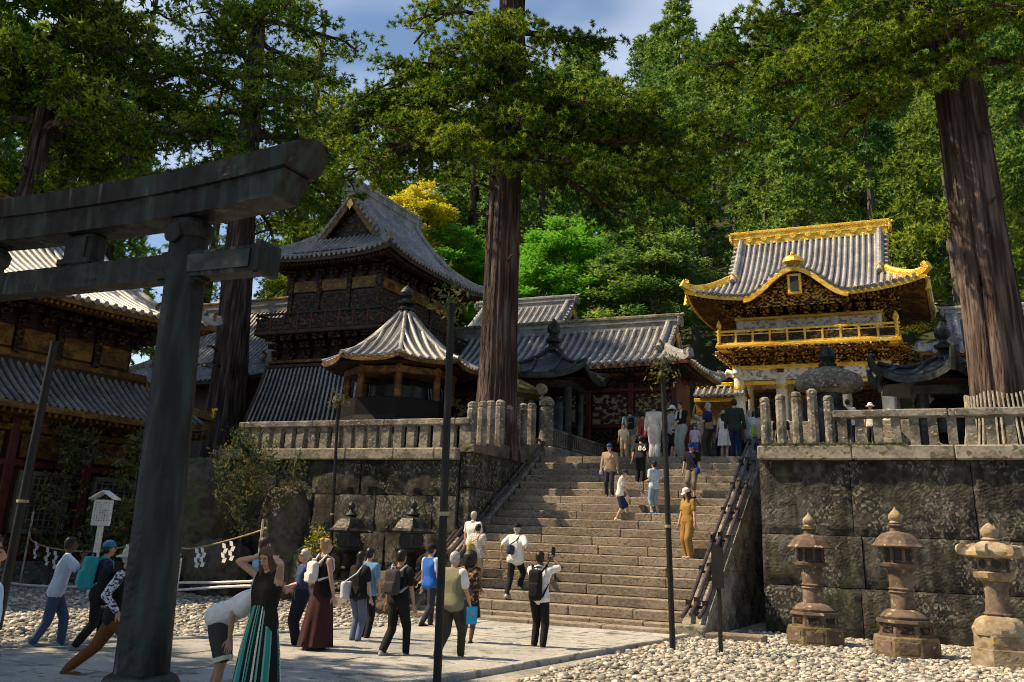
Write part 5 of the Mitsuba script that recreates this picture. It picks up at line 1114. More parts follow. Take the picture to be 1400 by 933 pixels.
# broad-leaved trees
def leaf_tree(name, label, c, h_, r, seed, lm, n=150, per=26, cat_='tree', size=.20, flat=.35):
    g = np.random.default_rng(seed); k = thing(name, label, cat_); c = np.array(c, float)
    part(k, 'trunk', trunk_mesh(c, c + [0, 0, h_ * .75], .22, .08, seed, 14, 8), 'pale_bark', True)
    d = g.normal(0, 1, (n, 3)); d /= np.linalg.norm(d, axis=1, keepdims=True); d[:, 2] = np.abs(d[:, 2]) * 1.0 - .25
    q = c + [0, 0, h_ * .58] + d * np.array([r, r, h_ * .42]) * g.uniform(.45, 1, (n, 1)) ** .6
    for i in range(0, n, 12): part(k, 'limb', tube([c + [0, 0, h_ * .35], (c + [0, 0, h_ * .35]) * .4 + q[i] * .6 + [0, 0, .2], q[i]], [.07, .04, .015], 5), 'pale_bark')
    P, D = clump_points(q, g.uniform(.5, 1.0, n), per, g, flat)
    m = len(P); nl = 9; dd = np.repeat(D, nl, 0) * [.5, .5, .1] + g.normal(0, .8, (m * nl, 3)) * [1, 1, .35]; dd /= np.linalg.norm(dd, axis=1, keepdims=True)
    s = np.cross(dd, [0, 0, 1.0]) + g.normal(0, .25, dd.shape); s /= np.linalg.norm(s, axis=1, keepdims=True); l = size * g.uniform(.6, 1.3, (m * nl, 1)); b = np.repeat(P, nl, 0) + g.normal(0, .12, (m * nl, 3))
    V = np.stack([b - s * l * .32, b + s * l * .32, b + dd * l], 1).reshape(-1, 3)
    part(k, 'crown', (V, np.arange(len(V)).reshape(-1, 3)), lm, kind='stuff')
leaf_tree('maple_tree', 'bright green maple right of the great cedar trunk above the corridor', (-20.6, 51.4, 6), 16.5, 3.9, 401, 'maple_leaf', 200)
leaf_tree('maple_tree', 'smaller bright green maple between tower roof and cedar trunk', (-28.2, 51.5, 6), 16.8, 3.0, 402, 'maple_leaf', 140)
leaf_tree('maple_tree', 'yellow leaved maple above the drum tower roof', (-31.0, 51, 6), 20.5, 3.4, 403, 'yellow_leaf', 190)
leaf_tree('broadleaf_tree', 'dark green layered tree behind the corridor roof end', (-14.8, 50, 6), 15.0, 3.6, 404, 'hill_leaf', 150)
leaf_tree('broadleaf_tree', 'yellowish shrub like tree behind the gate ridge', (-3.4, 52, 8), 10.5, 2.6, 405, 'yellow_leaf', 40, 12)
# the wood on the hill: four kinds of crown, each tree an object of its own
def crown(seed, h_, r, n, flat, conic):
    g = np.random.default_rng(seed); z = g.uniform(.28, 1, n) ** .9; a = g.uniform(0, 6.28, n); rad = r * (np.clip((1.02 - z) / .72, 0, 1) ** conic) * g.uniform(.35, 1, n) ** .5 + .1
    c = np.stack([rad * np.cos(a), rad * np.sin(a), z * h_], 1); P, D = clump_points(c, g.uniform(.55, 1.15, n), 8, g, flat)
    return tufts(P, D, seed, 14, .34, .06, .9)
HC = [shape(crown(s, h_, r, n, f, q), 'broad_leaf' if s == 4 else 'hill_leaf') for s, h_, r, n, f, q in ((1, 22, 3.4, 190, .5, .75), (2, 19, 3.0, 170, .5, .6), (3, 24, 3.2, 190, .45, .9), (4, 17, 3.8, 170, .65, .38))]
HT = [shape(trunk_mesh((0, 0, -.5), (0, 0, h_ * .93), .36, .08, s, 9, 7, .2, .03), 'pale_bark', True) for s, h_ in ((1, 22), (2, 19), (3, 24), (4, 17))]
g = np.random.default_rng(9); spots = []
for _ in range(6000):
    x, y = g.uniform(-88, 20), g.uniform(54, 116)
    if (x < -32 and y < 66) or x < -.78 * y - 2 or x > .14 * y + 3: continue
    if len(spots) < 175 and all((x - a) ** 2 + (y - b) ** 2 > (3.6 + .024 * y) ** 2 for a, b in spots): spots.append((x, y))
for i, (x, y) in enumerate(sorted(spots, key=lambda q: q[1])):
    j = int(g.integers(0, 4)); s = g.uniform(.8, 1.3); k = thing('hill_tree', 'round crowned yellow green tree in the wood on the hillside' if j == 3 else 'tall dark green conifer in the dense wood on the hillside', 'tree', 'round trees on the hillside' if j == 3 else 'conifers on the hillside')
    at = tr(x, y, float(hill_z(x, y)), g.uniform(0, 6.28), s)
    part(k, 'trunk', HT[j], at=at); part(k, 'crown', HC[j], at=at, kind='stuff')
for i, (x, y, s) in enumerate(((-80, 56, 2.1), (-79, 67, 2.1), (-93, 62, 2.2), (-87, 76, 2.1), (-101, 50, 2.2), (-67, 35, 2.0), (-61, 23, 1.9), (-53, 19, 1.9))):
    k = thing('cedar_tree', 'tall cedar in the wood to the left outside the frame', 'cedar tree', 'cedars in the left wood'); at = tr(x, y, 2, i * 1.3, s); part(k, 'trunk', HT[i % 3], at=at); part(k, 'crown', HC[i % 3], at=at, kind='stuff')
# tall cedars behind and to the right of the camera close the court in
for i, (x, y, s) in enumerate(((12, -9, 1.5), (22, 1, 1.45), (30, 13, 1.5), (1, -15, 1.5), (-12, -14, 1.4), (34, 27, 1.4), (17, -17, 1.6), (-24, -16, 1.5), (25, -8, 1.5), (40, 5, 1.6), (36, -7, 1.6), (8, -21, 1.6), (-4, -24, 1.6), (-18, -23, 1.6), (30, -19, 1.6), (44, 18, 1.6), (24, 16, 1.2))):
    k = thing('cedar_tree', 'tall cedar standing behind the camera at the edge of the court', 'cedar tree', 'cedars behind the camera'); at = tr(x, y, 0, i * 1.1, s); part(k, 'trunk', HT[i % 3], at=at); part(k, 'crown', HC[i % 3], at=at, kind='stuff')
# ---------------------------------------------------------------- people
_ico = trimesh.creation.icosphere(subdivisions=1, radius=1.0); ICO = np.array(_ico.vertices); ICO0 = np.array(trimesh.creation.icosphere(subdivisions=0, radius=1.0).vertices)
def hull(*balls):
    """the hull of balls (centre, radius or radii)"""
    return m3.Manifold.hull_points(np.vstack([(ICO if np.max(r) > .0165 else ICO0) * np.asarray(r, float) + np.asarray(c, float) for c, r in balls]).astype(np.float64))
def union(ms): return ms[0] if len(ms) == 1 else m3.Manifold.batch_boolean(ms, m3.OpType.Add)
def skin_mesh(ms, res, it=6, wr=0.0, seed=0):
    m = union(ms).refine_to_length(res).to_mesh(); t = trimesh.Trimesh(np.array(m.vert_properties[:, :3]), np.array(m.tri_verts), process=True)
    trimesh.smoothing.filter_taubin(t, .5, .52, it); v = np.array(t.vertices)
    if wr:
        n = np.array(t.vertex_normals); q = v * [1, 1, .55] * 9 + seed * 3.1
        v = v + n * (wr * 2 * (meshkit.fbm(q, 3, seed) - .45))[:, None]
    return v, np.array(t.faces)
SKINS = {'light': (.52, .31, .22), 'tan': (.40, .23, .15), 'dark': (.10, .055, .035)}
for k_, c_ in SKINS.items(): mat('skin_' + k_, c_, .5, spec=.35)
HAIRS = {'black': (.012, .010, .009), 'brown': (.10, .055, .025), 'blond': (.36, .24, .11), 'grey': (.42, .41, .39), 'darkbrown': (.035, .02, .012)}
for k_, c_ in HAIRS.items(): mat('hair_' + k_, stone_fn([tuple(x * .6 for x in c_), tuple(min(1, x * 1.3) for x in c_)], 30, 90), .45)
_cloth = {}
def cloth(c):
    if isinstance(c, str): return c
    if c not in _cloth:
        nm = f'cloth_{len(_cloth)}'; a, b = tuple(x * .82 for x in c), tuple(min(.9, x * 1.12) for x in c)
        mat(nm, stone_fn([a, b], 5, 40), .85, spec=.2, sheen=.3); _cloth[c] = nm
    return _cloth[c]
WHITE, OFFW, BLACK, NAVY, LBLUE, JEANS, KHAKI = (.74, .74, .74), (.66, .64, .58), (.012, .012, .014), (.018, .025, .065), (.42, .56, .72), (.05, .08, .16), (.30, .25, .16)
scene['stripe_cloth'] = {'type': 'twosided', 'bsdf': {'type': 'principled', 'roughness': .8, 'specular': .2, 'base_color': proc(lambda p, n, uv: dr.select(cell_rand(dr.floor(uv.x * 72), 3) < .36, C3((.012, .013, .015)), dr.select(cell_rand(dr.floor(uv.x * 72), 3) < .62, C3((.03, .30, .24)), dr.select(cell_rand(dr.floor(uv.x * 72), 3) < .78, C3((.70, .74, .62)), C3((.22, .42, .34))))))}}
mat('leopard_cloth', lambda p, n, uv: dr.select(fbm(p.x * 42, p.y * 42, p.z * 42, 2) > .52, C3((.03, .03, .06)), C3((.62, .60, .68))), .8)
mat('plaid_cloth', lambda p, n, uv: dr.lerp(C3((.66, .64, .60)), C3((.30, .27, .26)), (dr.select(dr.abs(dr.sin(p.z * 70)) > .8, .6, 0.0) + dr.select(dr.abs(dr.sin((p.x + p.y) * 60)) > .8, .6, 0.0))), .8)
mat('floral_cloth', lambda p, n, uv: dr.select(fbm(p.x * 25, p.y * 25, p.z * 25, 2) > .58, C3((.30, .16, .04)), C3((.02, .018, .025))), .8)
def ik(a, b, l1, l2, pole):
    a, b, pole = (np.asarray(q, float) for q in (a, b, pole)); d = b - a; L = np.linalg.norm(d); L2 = min(L, (l1 + l2) * .999); d = d / max(L, 1e-6); b = a + d * L2
    x = (l1 * l1 - l2 * l2 + L2 * L2) / (2 * L2); h_ = math.sqrt(max(l1 * l1 - x * x, 0)); p = pole - d * (pole @ d); p /= np.linalg.norm(p) + 1e-9
    return a + d * x + p * h_, b
def person(label, pos, head, H=1.7, lean=0, side=0, lf=(-.058, .02), rf=(.058, -.02), lz=0, rz=0, lh=(-.17, .03, .47), rh=(.17, .03, .47), look=(0, 0), skin='light', hair=('short', 'black'), top=None, sleeve='short', bottom=None, bcol=BLACK, tcol=WHITE, shoe=BLACK, hat=None, fem=False, lpole=None, rpole=None, pelvis=.515, group=None, face=False, res=None, cuffs=None, collar=None, slcol=None):
    """all lengths in units of the height H: x to the right, y forward, z up; lh, rh are the hands, lf, rf the feet"""
    k = thing('person', label, 'person', group); big = face or False; res = res or .028
    Rz = math.radians(head - 90); cs, sn = math.cos(Rz), math.sin(Rz); pos = np.array(pos, float)
    W = lambda m: (lambda v: (np.stack([v[:, 0] * cs - v[:, 1] * sn, v[:, 0] * sn + v[:, 1] * cs, v[:, 2]], 1) * H + pos, m[1]))(m[0])
    seed = len(scene) % 97
    wsh = .92 if fem else 1.04
    # joints
    feet = [np.array([lf[0], lf[1], .042 + lz]), np.array([rf[0], rf[1], .042 + rz])]
    reach = min(pelvis, min(f[2] + math.sqrt(max(.475 ** 2 - (f[0] - s * .05) ** 2 - (f[1]) ** 2, .05)) for f, s in zip(feet, (-1, 1))) + .005)
    P0 = np.array([(lf[0] + rf[0]) * .5 * 0, 0, reach])
    al, be = math.radians(lean), math.radians(side)
    sp = np.array([math.sin(be), math.sin(al) * math.cos(be), math.cos(al) * math.cos(be)]); xr = np.array([math.cos(be), 0, -math.sin(be)]); fw = np.cross(sp, xr)
    Q = lambda x, y, z: P0 + xr * x + fw * y + sp * z
    hipL, hipR = P0 + [-.052, 0, -.01], P0 + [.052, 0, -.01]
    waist, chest, neck = Q(0, .005, .10), Q(0, .0, .22), Q(0, -.005, .315)
    shL, shR = Q(-.108 * wsh, -.005, .292), Q(.108 * wsh, -.005, .292)
    pit, yw = math.radians(look[0]), math.radians(look[1])
    hf = np.array([math.sin(-yw), math.cos(yw) * math.cos(pit), -math.sin(pit)]); hf = xr * hf[0] + np.array([0, 1, 0]) * hf[1] + np.array([0, 0, 1.0]) * hf[2]
    hu = (np.array([0, 0, 1.0]) * .6 + sp * .4); hu = hu - hf * (hu @ hf); hu /= np.linalg.norm(hu); hf /= np.linalg.norm(hf); hr = np.cross(hf, hu)
    hc = neck + sp * .045 + hu * .062 + hf * .012
    HD = lambda x, y, z: hc + hr * x + hf * y + hu * z
    kn, an = [], []
    for hp, f in ((hipL, feet[0]), (hipR, feet[1])):
        kk, aa = ik(hp, f, .243, .235, np.array([0, 1.0, .1])); kn.append(kk); an.append(aa)
    el, ha = [], []
    for sh, t_, pl, s in ((shL, lh, lpole, -1), (shR, rh, rpole, 1)):
        kk, aa = ik(sh, np.asarray(t_, float), .165, .145, np.array(pl if pl is not None else (s * .35, -1.0, -.1))); el.append(kk); ha.append(aa)
    # the body: one continuous surface, hands with five fingers, head with nose, ears and jaw
    B = [hull((hipL, .058), (hipR, .058), (waist + xr * .03, .052), (waist - xr * .03, .052)), hull((waist + xr * .03, .052), (waist - xr * .03, .052), (chest + xr * .05, .058), (chest - xr * .05, .058)),
         hull((chest + xr * .05, .058), (chest - xr * .05, .058), (shL, .032), (shR, .032)), hull((shL * .75 + neck * .25, .030), (shR * .75 + neck * .25, .030), (neck, .033)), hull((neck - sp * .02, .033), (HD(0, -.012, -.03), .030))]
    for hp, kk, aa, f in zip((hipL, hipR), kn, an, feet):
        B += [hull((hp, .053), (kk, .034)), hull((kk, .034), (kk + (aa - kk) * .3 - [0, .008, 0], .034), (aa, .021)), hull((aa - [0, .012, .012], .022), (aa + [0, .075, -.026], .016))]
    for sh, e, w_, s in zip((shL, shR), el, ha, (-1, 1)):
        B += [hull((sh, .029), (e, .022)), hull((e, .022), (e + (w_ - e) * .3, .022), (w_, .0145))]
        d = (w_ - e); d /= np.linalg.norm(d); sd = np.cross(d, [0, 1, 0.0]); sd = sd / (np.linalg.norm(sd) + 1e-9); nn = np.cross(sd, d)
        kn0 = w_ + d * .052
        B.append(hull((w_, .0125), (kn0 + nn * .018, .008), (kn0 - nn * .018, .008)))
        for i, (o, l) in enumerate(((-.0195, .036), (-.0065, .043), (.0065, .040), (.0185, .031))):
            b0 = kn0 + nn * o; b1 = b0 + d * l * .55 - sd * s * .006 * -1; b2 = b1 + d * l * .42 + sd * s * .012
            B += [hull((b0, .0064), (b1, .0058)), hull((b1, .0058), (b2, .0048))]
        t0 = w_ + d * .018 - nn * .016; t1 = t0 + d * .022 - nn * .022; B += [hull((t0, .0075), (t1, .0065)), hull((t1, .0065), (t1 + d * .022 - nn * .004, .0052))]
    B += [hull((HD(0, -.006, .012), (.044, .052, .052)), (HD(0, .008, -.02), (.038, .042, .040))), hull((HD(0, .012, -.025), .036), (HD(0, .034, -.052), .016)), hull((HD(0, .045, .012), .007), (HD(0, .062, -.012), .0085), (HD(0, .048, -.016), .012)),
          hull((HD(.047, -.006, .006), .008), (HD(.049, -.008, -.014), .007)), hull((HD(-.047, -.006, .006), .008), (HD(-.049, -.008, -.014), .007))]
    part(k, 'body', W(skin_mesh(B, .028 if not face else .014, 5)), 'skin_' + skin, True)
    if face:
        for s in (-1, 1):
            part(k, 'eye', W(hull_m(HD(s * .018, .0455, .004), (.0085, .005, .0045))), 'white_paint', True); part(k, 'iris', W(hull_m(HD(s * .018, .0495, .004), .0036)), 'ink', True)
            part(k, 'eyebrow', W(tube([HD(s * .009, .049, .017), HD(s * .019, .049, .020), HD(s * .029, .042, .016)], .0032, 5)), 'hair_' + hair[1])
        part(k, 'lips', W(tube([HD(-.014, .043, -.035), HD(0, .049, -.034), HD(.014, .043, -.035)], [.002, .0042, .002], 6)), cloth((.42, .13, .11)))
    # hair
    hs, hcx = hair; C = []
    if hs != 'none':
        cap = hull((HD(0, -.008, .022), (.051, .060, .053)), (HD(0, -.016, -.012), (.047, .05, .045)))
        nv = hf * .86 - hu * .52; cap = cap.trim_by_plane((-nv).tolist(), float(-(nv @ HD(0, .018, .008))))
        C = [cap]
        if hs == 'long': C += [hull((HD(0, -.03, 0), (.044, .032, .04)), (HD(0, -.045, -.11), (.048, .024, .04)), (HD(0, -.04, -.17), (.035, .018, .03)))]
        if hs == 'front_long': C += [hull((HD(s * .036, .0, .01), (.02, .03, .03)), (HD(s * .046, .014, -.07), (.018, .026, .03)), (HD(s * .05, .03, -.12), (.014, .016, .02))) for s in (-1, 1)] + [hull((HD(0, -.03, 0), (.046, .03, .04)), (HD(0, -.035, -.12), (.05, .024, .04)))]
        if hs == 'bob': C += [hull((HD(0, -.02, 0), (.052, .042, .04)), (HD(0, -.02, -.05), (.054, .04, .02)))]
        if hs == 'curly': C = [hull((HD(0, -.016, .025), (.078, .074, .066)), (HD(0, -.035, -.04), (.076, .055, .05)))]
        if hs == 'bun': C += [hull((HD(0, -.052, .05), .026), (HD(0, -.045, .045), .026)), hull((HD(0, -.045, -.01), (.035, .02, .03)), (HD(0, -.05, .03), .025))]
        part(k, 'hair', W(skin_mesh(C, .014, 4, .030 if hs == 'curly' else .0028, seed)), 'hair_' + hcx, True)
    if hat:
        hk, hcol = hat; hm = cloth(hcol)
        c1 = hull((HD(0, -.008, .036), (.055, .064, .050)), (HD(0, -.008, .02), (.056, .066, .03))).trim_by_plane(hu.tolist(), float(hu @ HD(0, 0, .018)))
        hp = part(k, 'hat', W(skin_mesh([c1], .018, 2)), hm, True)
        if hk == 'cap': part(hp, 'visor', W(skin_mesh([hull((HD(-.035, .045, .020), .005), (HD(.035, .045, .020), .005), (HD(-.02, .098, .012), .004), (HD(.02, .098, .012), .004))], .02, 1)), hm, True)
        if hk == 'brim':
            th = np.linspace(0, 2 * np.pi, 25); g_ = grid(np.array([[HD(math.cos(a) * r_ * .92, math.sin(a) * r_ - .008, z_) for a in th] for r_, z_ in ((.056, .022), (.085, .014), (.105, .002), (.104, -.002), (.08, .008), (.054, .016))])); part(hp, 'brim', W(g_), hm, True)
    # clothes
    def torso(o, lo=True):
        t_ = [hull((waist + xr * .034, .052 + o), (waist - xr * .034, .052 + o), (chest + xr * .05, .058 + o), (chest - xr * .05, .058 + o)), hull((chest + xr * .05, .058 + o), (chest - xr * .05, .058 + o), (shL, .033 + o * .7), (shR, .033 + o * .7)), hull((shL * .72 + neck * .28, .031 + o * .5), (shR * .72 + neck * .28, .031 + o * .5), (neck - sp * .008, .034 + o * .4))]
        if lo: t_.append(hull((hipL + [0, 0, .01], .060 + o), (hipR + [0, 0, .01], .060 + o), (waist + xr * .032, .053 + o), (waist - xr * .032, .053 + o)))
        return t_
    if top:
        o = .010 if top != 'loose' else .018; G = torso(o, True)
        slv = []
        for sh, e, w_ in zip((shL, shR), el, ha):
            if sleeve == 'short': slv.append(hull((sh, .033 + o * .8), (sh + (e - sh) * .68, .029 + o * .9)))
            elif sleeve == 'long': slv += [hull((sh, .033 + o * .7), (e, .026 + o * .7)), hull((e, .026 + o * .7), (e + (w_ - e) * .92, .018 + o * .6))]
        if sleeve == 'none': G[1] = hull((chest + xr * .05, .058 + o), (chest - xr * .05, .058 + o), (shL * .82 + neck * .18, .030 + o * .4), (shR * .82 + neck * .18, .030 + o * .4))
        if slcol is not None and slv:
            h2 = len(slv) // 2
            for sv in (slv[:h2], slv[h2:]): part(k, 'sleeve', W(skin_mesh(sv, res, 4, .005, seed + 1)), cloth(slcol), True)
        else: G += slv
        sk = part(k, 'shirt', W(skin_mesh(G, res, 4, .006, seed)), cloth(tcol), True)
        if collar: part(sk, 'collar', W(tube([neck + xr * (.042 * math.cos(a)) + fw * (.040 * math.sin(a) - .002) + sp * (.012 - .012 * math.sin(a)) for a in np.linspace(0, 2 * np.pi, 15)], .009, 6)), cloth(collar), True)
    def legs(o, frac):
        G = [hull((hipL + [0, 0, .015], .060 + o), (hipR + [0, 0, .015], .060 + o), (waist * .55 + P0 * .45 + xr * .035, .052 + o), (waist * .55 + P0 * .45 - xr * .035, .052 + o))]
        for hp, kk, aa in zip((hipL, hipR), kn, an):
            if frac <= 1: G.append(hull((hp, .056 + o), (hp + (kk - hp) * frac, .042 + o * 1.4)))
            else: G += [hull((hp, .056 + o), (kk, .038 + o)), hull((kk, .038 + o), (kk + (aa - kk) * (frac - 1), .028 + o * 1.1))]
        return G
    if bottom in ('trousers', 'shorts', 'wide', 'cropped'):
        part(k, 'trousers' if bottom != 'shorts' else 'shorts', W(skin_mesh(legs({'trousers': .007, 'shorts': .010, 'wide': .020, 'cropped': .012}[bottom], {'trousers': 1.93, 'shorts': .93, 'wide': 1.95, 'cropped': 1.45}[bottom]), res, 4, .007, seed + 2)), cloth(bcol), True)
        if cuffs is not None:
            for hp, kk in zip((hipL, hipR), kn): q = hp + (kk - hp) * 1.03; d = (kk - hp) / np.linalg.norm(kk - hp); part(k, 'cuff', W(tube([q - d * .016, q + d * .012], [.058, .059], 14)), cloth(cuffs), 40)
    if bottom in ('skirt', 'longskirt', 'dress'):
        zh = {'skirt': .30, 'longskirt': .06, 'dress': .27}[bottom]; zt = float((waist if bottom != 'dress' else waist)[2]) + .02; n, m_ = 40, 14; th = np.linspace(0, 2 * np.pi, n + 1); rows, uvs = [], []
        mid0 = waist; midk = (an[0] + an[1]) / 2 if bottom == 'longskirt' else (kn[0] + kn[1]) / 2
        for j in range(m_):
            t_ = j / (m_ - 1); c = mid0 * (1 - t_) + np.array([midk[0], midk[1], zh]) * t_; c[2] = zt + (zh - zt) * t_
            sx = .088 + {'skirt': .018, 'longskirt': .055, 'dress': .05}[bottom] * t_ + .02 * math.sin(min(t_ * 3, 1.5)); sy = .066 + {'skirt': .03, 'longskirt': .075, 'dress': .05}[bottom] * t_ + .018 * math.sin(min(t_ * 3, 1.5))
            f_ = 1 + (.09 if bottom != 'skirt' else .03) * t_ * np.cos(th * 9 + seed + t_) + .03 * t_ * np.cos(th * 5 + 1)
            rows.append(np.stack([c[0] + sx * f_ * np.cos(th), c[1] + sy * f_ * np.sin(th), 0 * th + c[2] + .004 * np.cos(th * 9) * t_], 1)); uvs.append(np.stack([th / (2 * np.pi), 0 * th + t_], 1))
        g_ = grid(np.array(rows)); sk = cloth(bcol)
        part(k, 'skirt', W((g_[0], g_[1][:, ::-1])), sk, True, uv=np.concatenate(uvs))
    for i, (kk, aa, f) in enumerate(zip(kn, an, feet)):
        drop = -.028 if f[2] < .06 else -.020
        S = [hull((aa + [0, -.022, -.024], (.024, .026, .017)), (aa + [0, .045, -.026], (.026, .03, .014)), (aa + [0, .085, -.029], (.022, .022, .012))), hull((aa + [0, -.012, -.01], .025), (aa + [0, .012, -.012], .024))]
        part(k, 'shoe', W(skin_mesh(S, .03, 2)), cloth(shoe), True)
    return dict(key=k, W=W, Q=Q, HD=HD, shL=shL, shR=shR, ha=ha, el=el, chest=chest, waist=waist, P0=P0, xr=xr, fw=fw, sp=sp, kn=kn, H=H, pos=pos, head=head)
def hull_m(c, r):
    m = hull((c, r), (np.asarray(c) + 1e-4, r)).to_mesh(); return np.array(m.vert_properties[:, :3]), np.array(m.tri_verts)
def bag_mesh(q, w, d, h_, F, rnd=.03, sag=0.0):
    """a soft rounded bag centred at q; F = (right, forward, up) unit vectors"""
    r_, f_, u_ = F; B = [(q + r_ * (sx * (w / 2 - rnd)) + f_ * (sy * (d / 2 - rnd)) + u_ * (sz * (h_ / 2 - rnd)) * (1 - .0 * sz), rnd * (1 + sag * (sz < 0))) for sx in (-1, 1) for sy in (-1, 1) for sz in (-1, 1)]
    return hull(*B)
def backpack(p, label, col, w=.17, d=.085, h_=.25, strap=None, dz=.185, pocket=True):
    F = (p['xr'], p['fw'], p['sp']); k = thing('backpack', label, 'backpack'); q = p['Q'](0, -.078 - d / 2, dz); m = cloth(col)
    part(k, 'pack', p['W'](skin_mesh([bag_mesh(q, w, d, h_, F, .032)], .03, 3, .005, 3)), m, True)
    if pocket: part(k, 'pocket', p['W'](skin_mesh([bag_mesh(q - p['fw'] * (d / 2) - p['sp'] * .05, w * .78, .045, h_ * .46, F, .018)], .03, 2, .003, 4)), m, True)
    part(k, 'handle', p['W'](tube([q + p['xr'] * s * .02 + p['sp'] * (h_ / 2 + z) for s, z in ((-1, -.01), (-1, .02), (1, .02), (1, -.01))], .006, 5)), cloth(strap or col), 40)
    for s in (-1, 1):
        sh = p['shL'] if s < 0 else p['shR']; sh = sh * .78 + p['Q'](0, 0, .30) * .22
        part(k, 'strap', p['W'](tube([q + p['xr'] * s * .055 + p['sp'] * (h_ / 2 - .02) + p['fw'] * d * .4, sh + p['sp'] * .048 - p['fw'] * .02, sh + p['fw'] * .055 + p['sp'] * .012, p['chest'] + p['xr'] * s * .072 + p['fw'] * .066, p['chest'] + p['xr'] * s * .10 - p['sp'] * .07, q + p['xr'] * s * w * .45 - p['sp'] * h_ * .38 + p['fw'] * d * .4], .0115, 6)), cloth(strap or col), 40)
    return k
def shoulder_bag(p, label, col, side=1, cat_='bag', w=.17, h_=.15, z=.02, x=.13, y=-.03, cross=True):
    F = (p['fw'], p['xr'], p['sp']); k = thing('shoulder_bag', label, cat_); q = p['Q'](side * x, y, z)
    part(k, 'bag_body', p['W'](skin_mesh([bag_mesh(q, w, .075, h_, F, .025)], .03, 3, .006, 5)), cloth(col), True)
    sh = (p['shR'] if (side < 0) == cross else p['shL']); sh = sh * .6 + p['Q'](0, 0, .30) * .4
    for s in (-1, 1): part(k, 'strap', p['W'](tube([q + p['fw'] * s * w * .35 + p['sp'] * h_ * .45, p['chest'] + (p['fw'] * s * .082) + (sh - p['chest']) * .4, sh + p['sp'] * .05 + p['fw'] * s * .02], .008, 5)), cloth(col), 40)
    return k
def hand_thing(p, name, label, cat_, m, mt, side=1):
    k = thing(name, label, cat_); put(k, p['W'](m), mt); return k
WL = dict(lf=(-.055, .10), rf=(.055, -.14), rz=.025)     # a walking step
WR = dict(lf=(-.055, -.14), rf=(.055, .10), lz=.025)

# foreground, left to right
p = person('man in light blue shirt cut off by the left frame edge, seen in profile', (-5.43, 4.25, 0), 28, 1.74, hair=('short', 'black'), top='shirt', tcol=LBLUE, bottom='trousers', bcol=NAVY, lh=(-.16, .0, .5), rh=(.15, -.16, .52), face=True, skin='tan', collar=LBLUE)
k = thing('shoulder_bag', 'big black bag hanging at the side of the man at the left frame edge', 'bag')
part(k, 'bag_body', p['W'](skin_mesh([bag_mesh(np.array([.15, .09, .60]), .17, .12, .17, (np.array([0, 1., 0]), np.array([1., 0, 0]), np.array([0, 0, 1.])), .06)], .03, 3, .006)), cloth(BLACK), True)
part(k, 'strap', p['W'](tube([[.15, .03, .68], [.14, .02, .80], [.15, .14, .68]], .008, 6)), cloth(BLACK), 40)
p = person('man in pale blue shirt and jeans raising a camera beside the white barrier rope', (-13.14, 11.66, 0), 48, 1.66, lean=10, lf=(-.06, .12), rf=(.06, -.13), hair=('short', 'black'), skin='dark', top='loose', tcol=(.55, .64, .80), bottom='trousers', bcol=JEANS, lh=(-.05, .19, .80), rh=(.06, .19, .80), lpole=(-.8, 0, -1), rpole=(.8, 0, -1), look=(-4, 0))
k = thing('camera', 'black camera held up by the man in pale blue shirt', 'camera'); q = np.array([0, .245, .835])
part(k, 'camera_body', p['W'](rbox(q, (.075, .035, .05), .008)), 'black_lacquer'); part(k, 'lens', p['W'](cyl(q, q + [0, .055, 0], .021, n=14)), 'black_lacquer', 40)
p = person('person with blue cap and large teal backpack beside the photographing man', (-12.35, 11.75, 0), 58, 1.60, lean=6, hair=('short', 'black'), skin='tan', top='shirt', tcol=NAVY, sleeve='long', bottom='trousers', bcol=BLACK, hat=('cap', (.05, .16, .34)), shoe=(.2, .2, .22), **WL)
backpack(p, 'large blue to green hiking backpack on the person with blue cap', (.03, .28, .30), .21, .12, .30)
p = person('man in brown trousers, dark vest and patterned sleeves striding behind the torii pillar', (-10.05, 9.9, 0), 28, 1.70, lean=8, lf=(-.05, -.30), rf=(.05, .22), lz=.02, pelvis=.49, hair=('short', 'grey'), top='shirt', tcol=(.022, .022, .026), sleeve='long', slcol='leopard_cloth', bottom='trousers', bcol=(.17, .065, .025), hat=('brim', (.50, .46, .38)), shoe=(.15, .07, .03), rh=(.16, .06, .48), lh=(-.16, -.06, .48))
backpack(p, 'black backpack on the man in brown trousers', BLACK, .18, .10, .26)
p = person('man in white polo with blue striped sleeves bending far over behind the woman', (-7.90, 9.35, 0), 20, 1.74, lean=64, lf=(-.07, -.02), rf=(.075, .06), hair=('short', 'darkbrown'), top='loose', tcol=WHITE, bottom='shorts', bcol=(.055, .05, .048), cuffs=(.60, .57, .50), lh=(-.10, .24, .40), rh=(.12, .13, .40), look=(30, 0), skin='tan', shoe=(.10, .08, .07), pelvis=.52, res=.022)
for s in (0, 1):
    e, sh = p['el'][s], (p['shL'], p['shR'])[s]; part(p['key'], 'sleeve_stripe', p['W'](tube([sh + (e - sh) * .58, sh + (e - sh) * .64], [.0395, .0395], 12)), cloth((.06, .26, .62)))
p = person('woman in black top and long striped skirt holding her head with both hands', (-7.12, 9.15, 0), -100, 1.68, hair=('front_long', 'brown'), top='shirt', sleeve='none', tcol=(.020, .016, .014), bottom='longskirt', bcol='stripe_cloth', lh=(-.075, .03, .93), rh=(.075, .03, .93), lpole=(-1, .35, -.55), rpole=(1, .35, -.55), look=(28, 8), fem=True, face=True, res=.02, shoe=(.05, .03, .02))
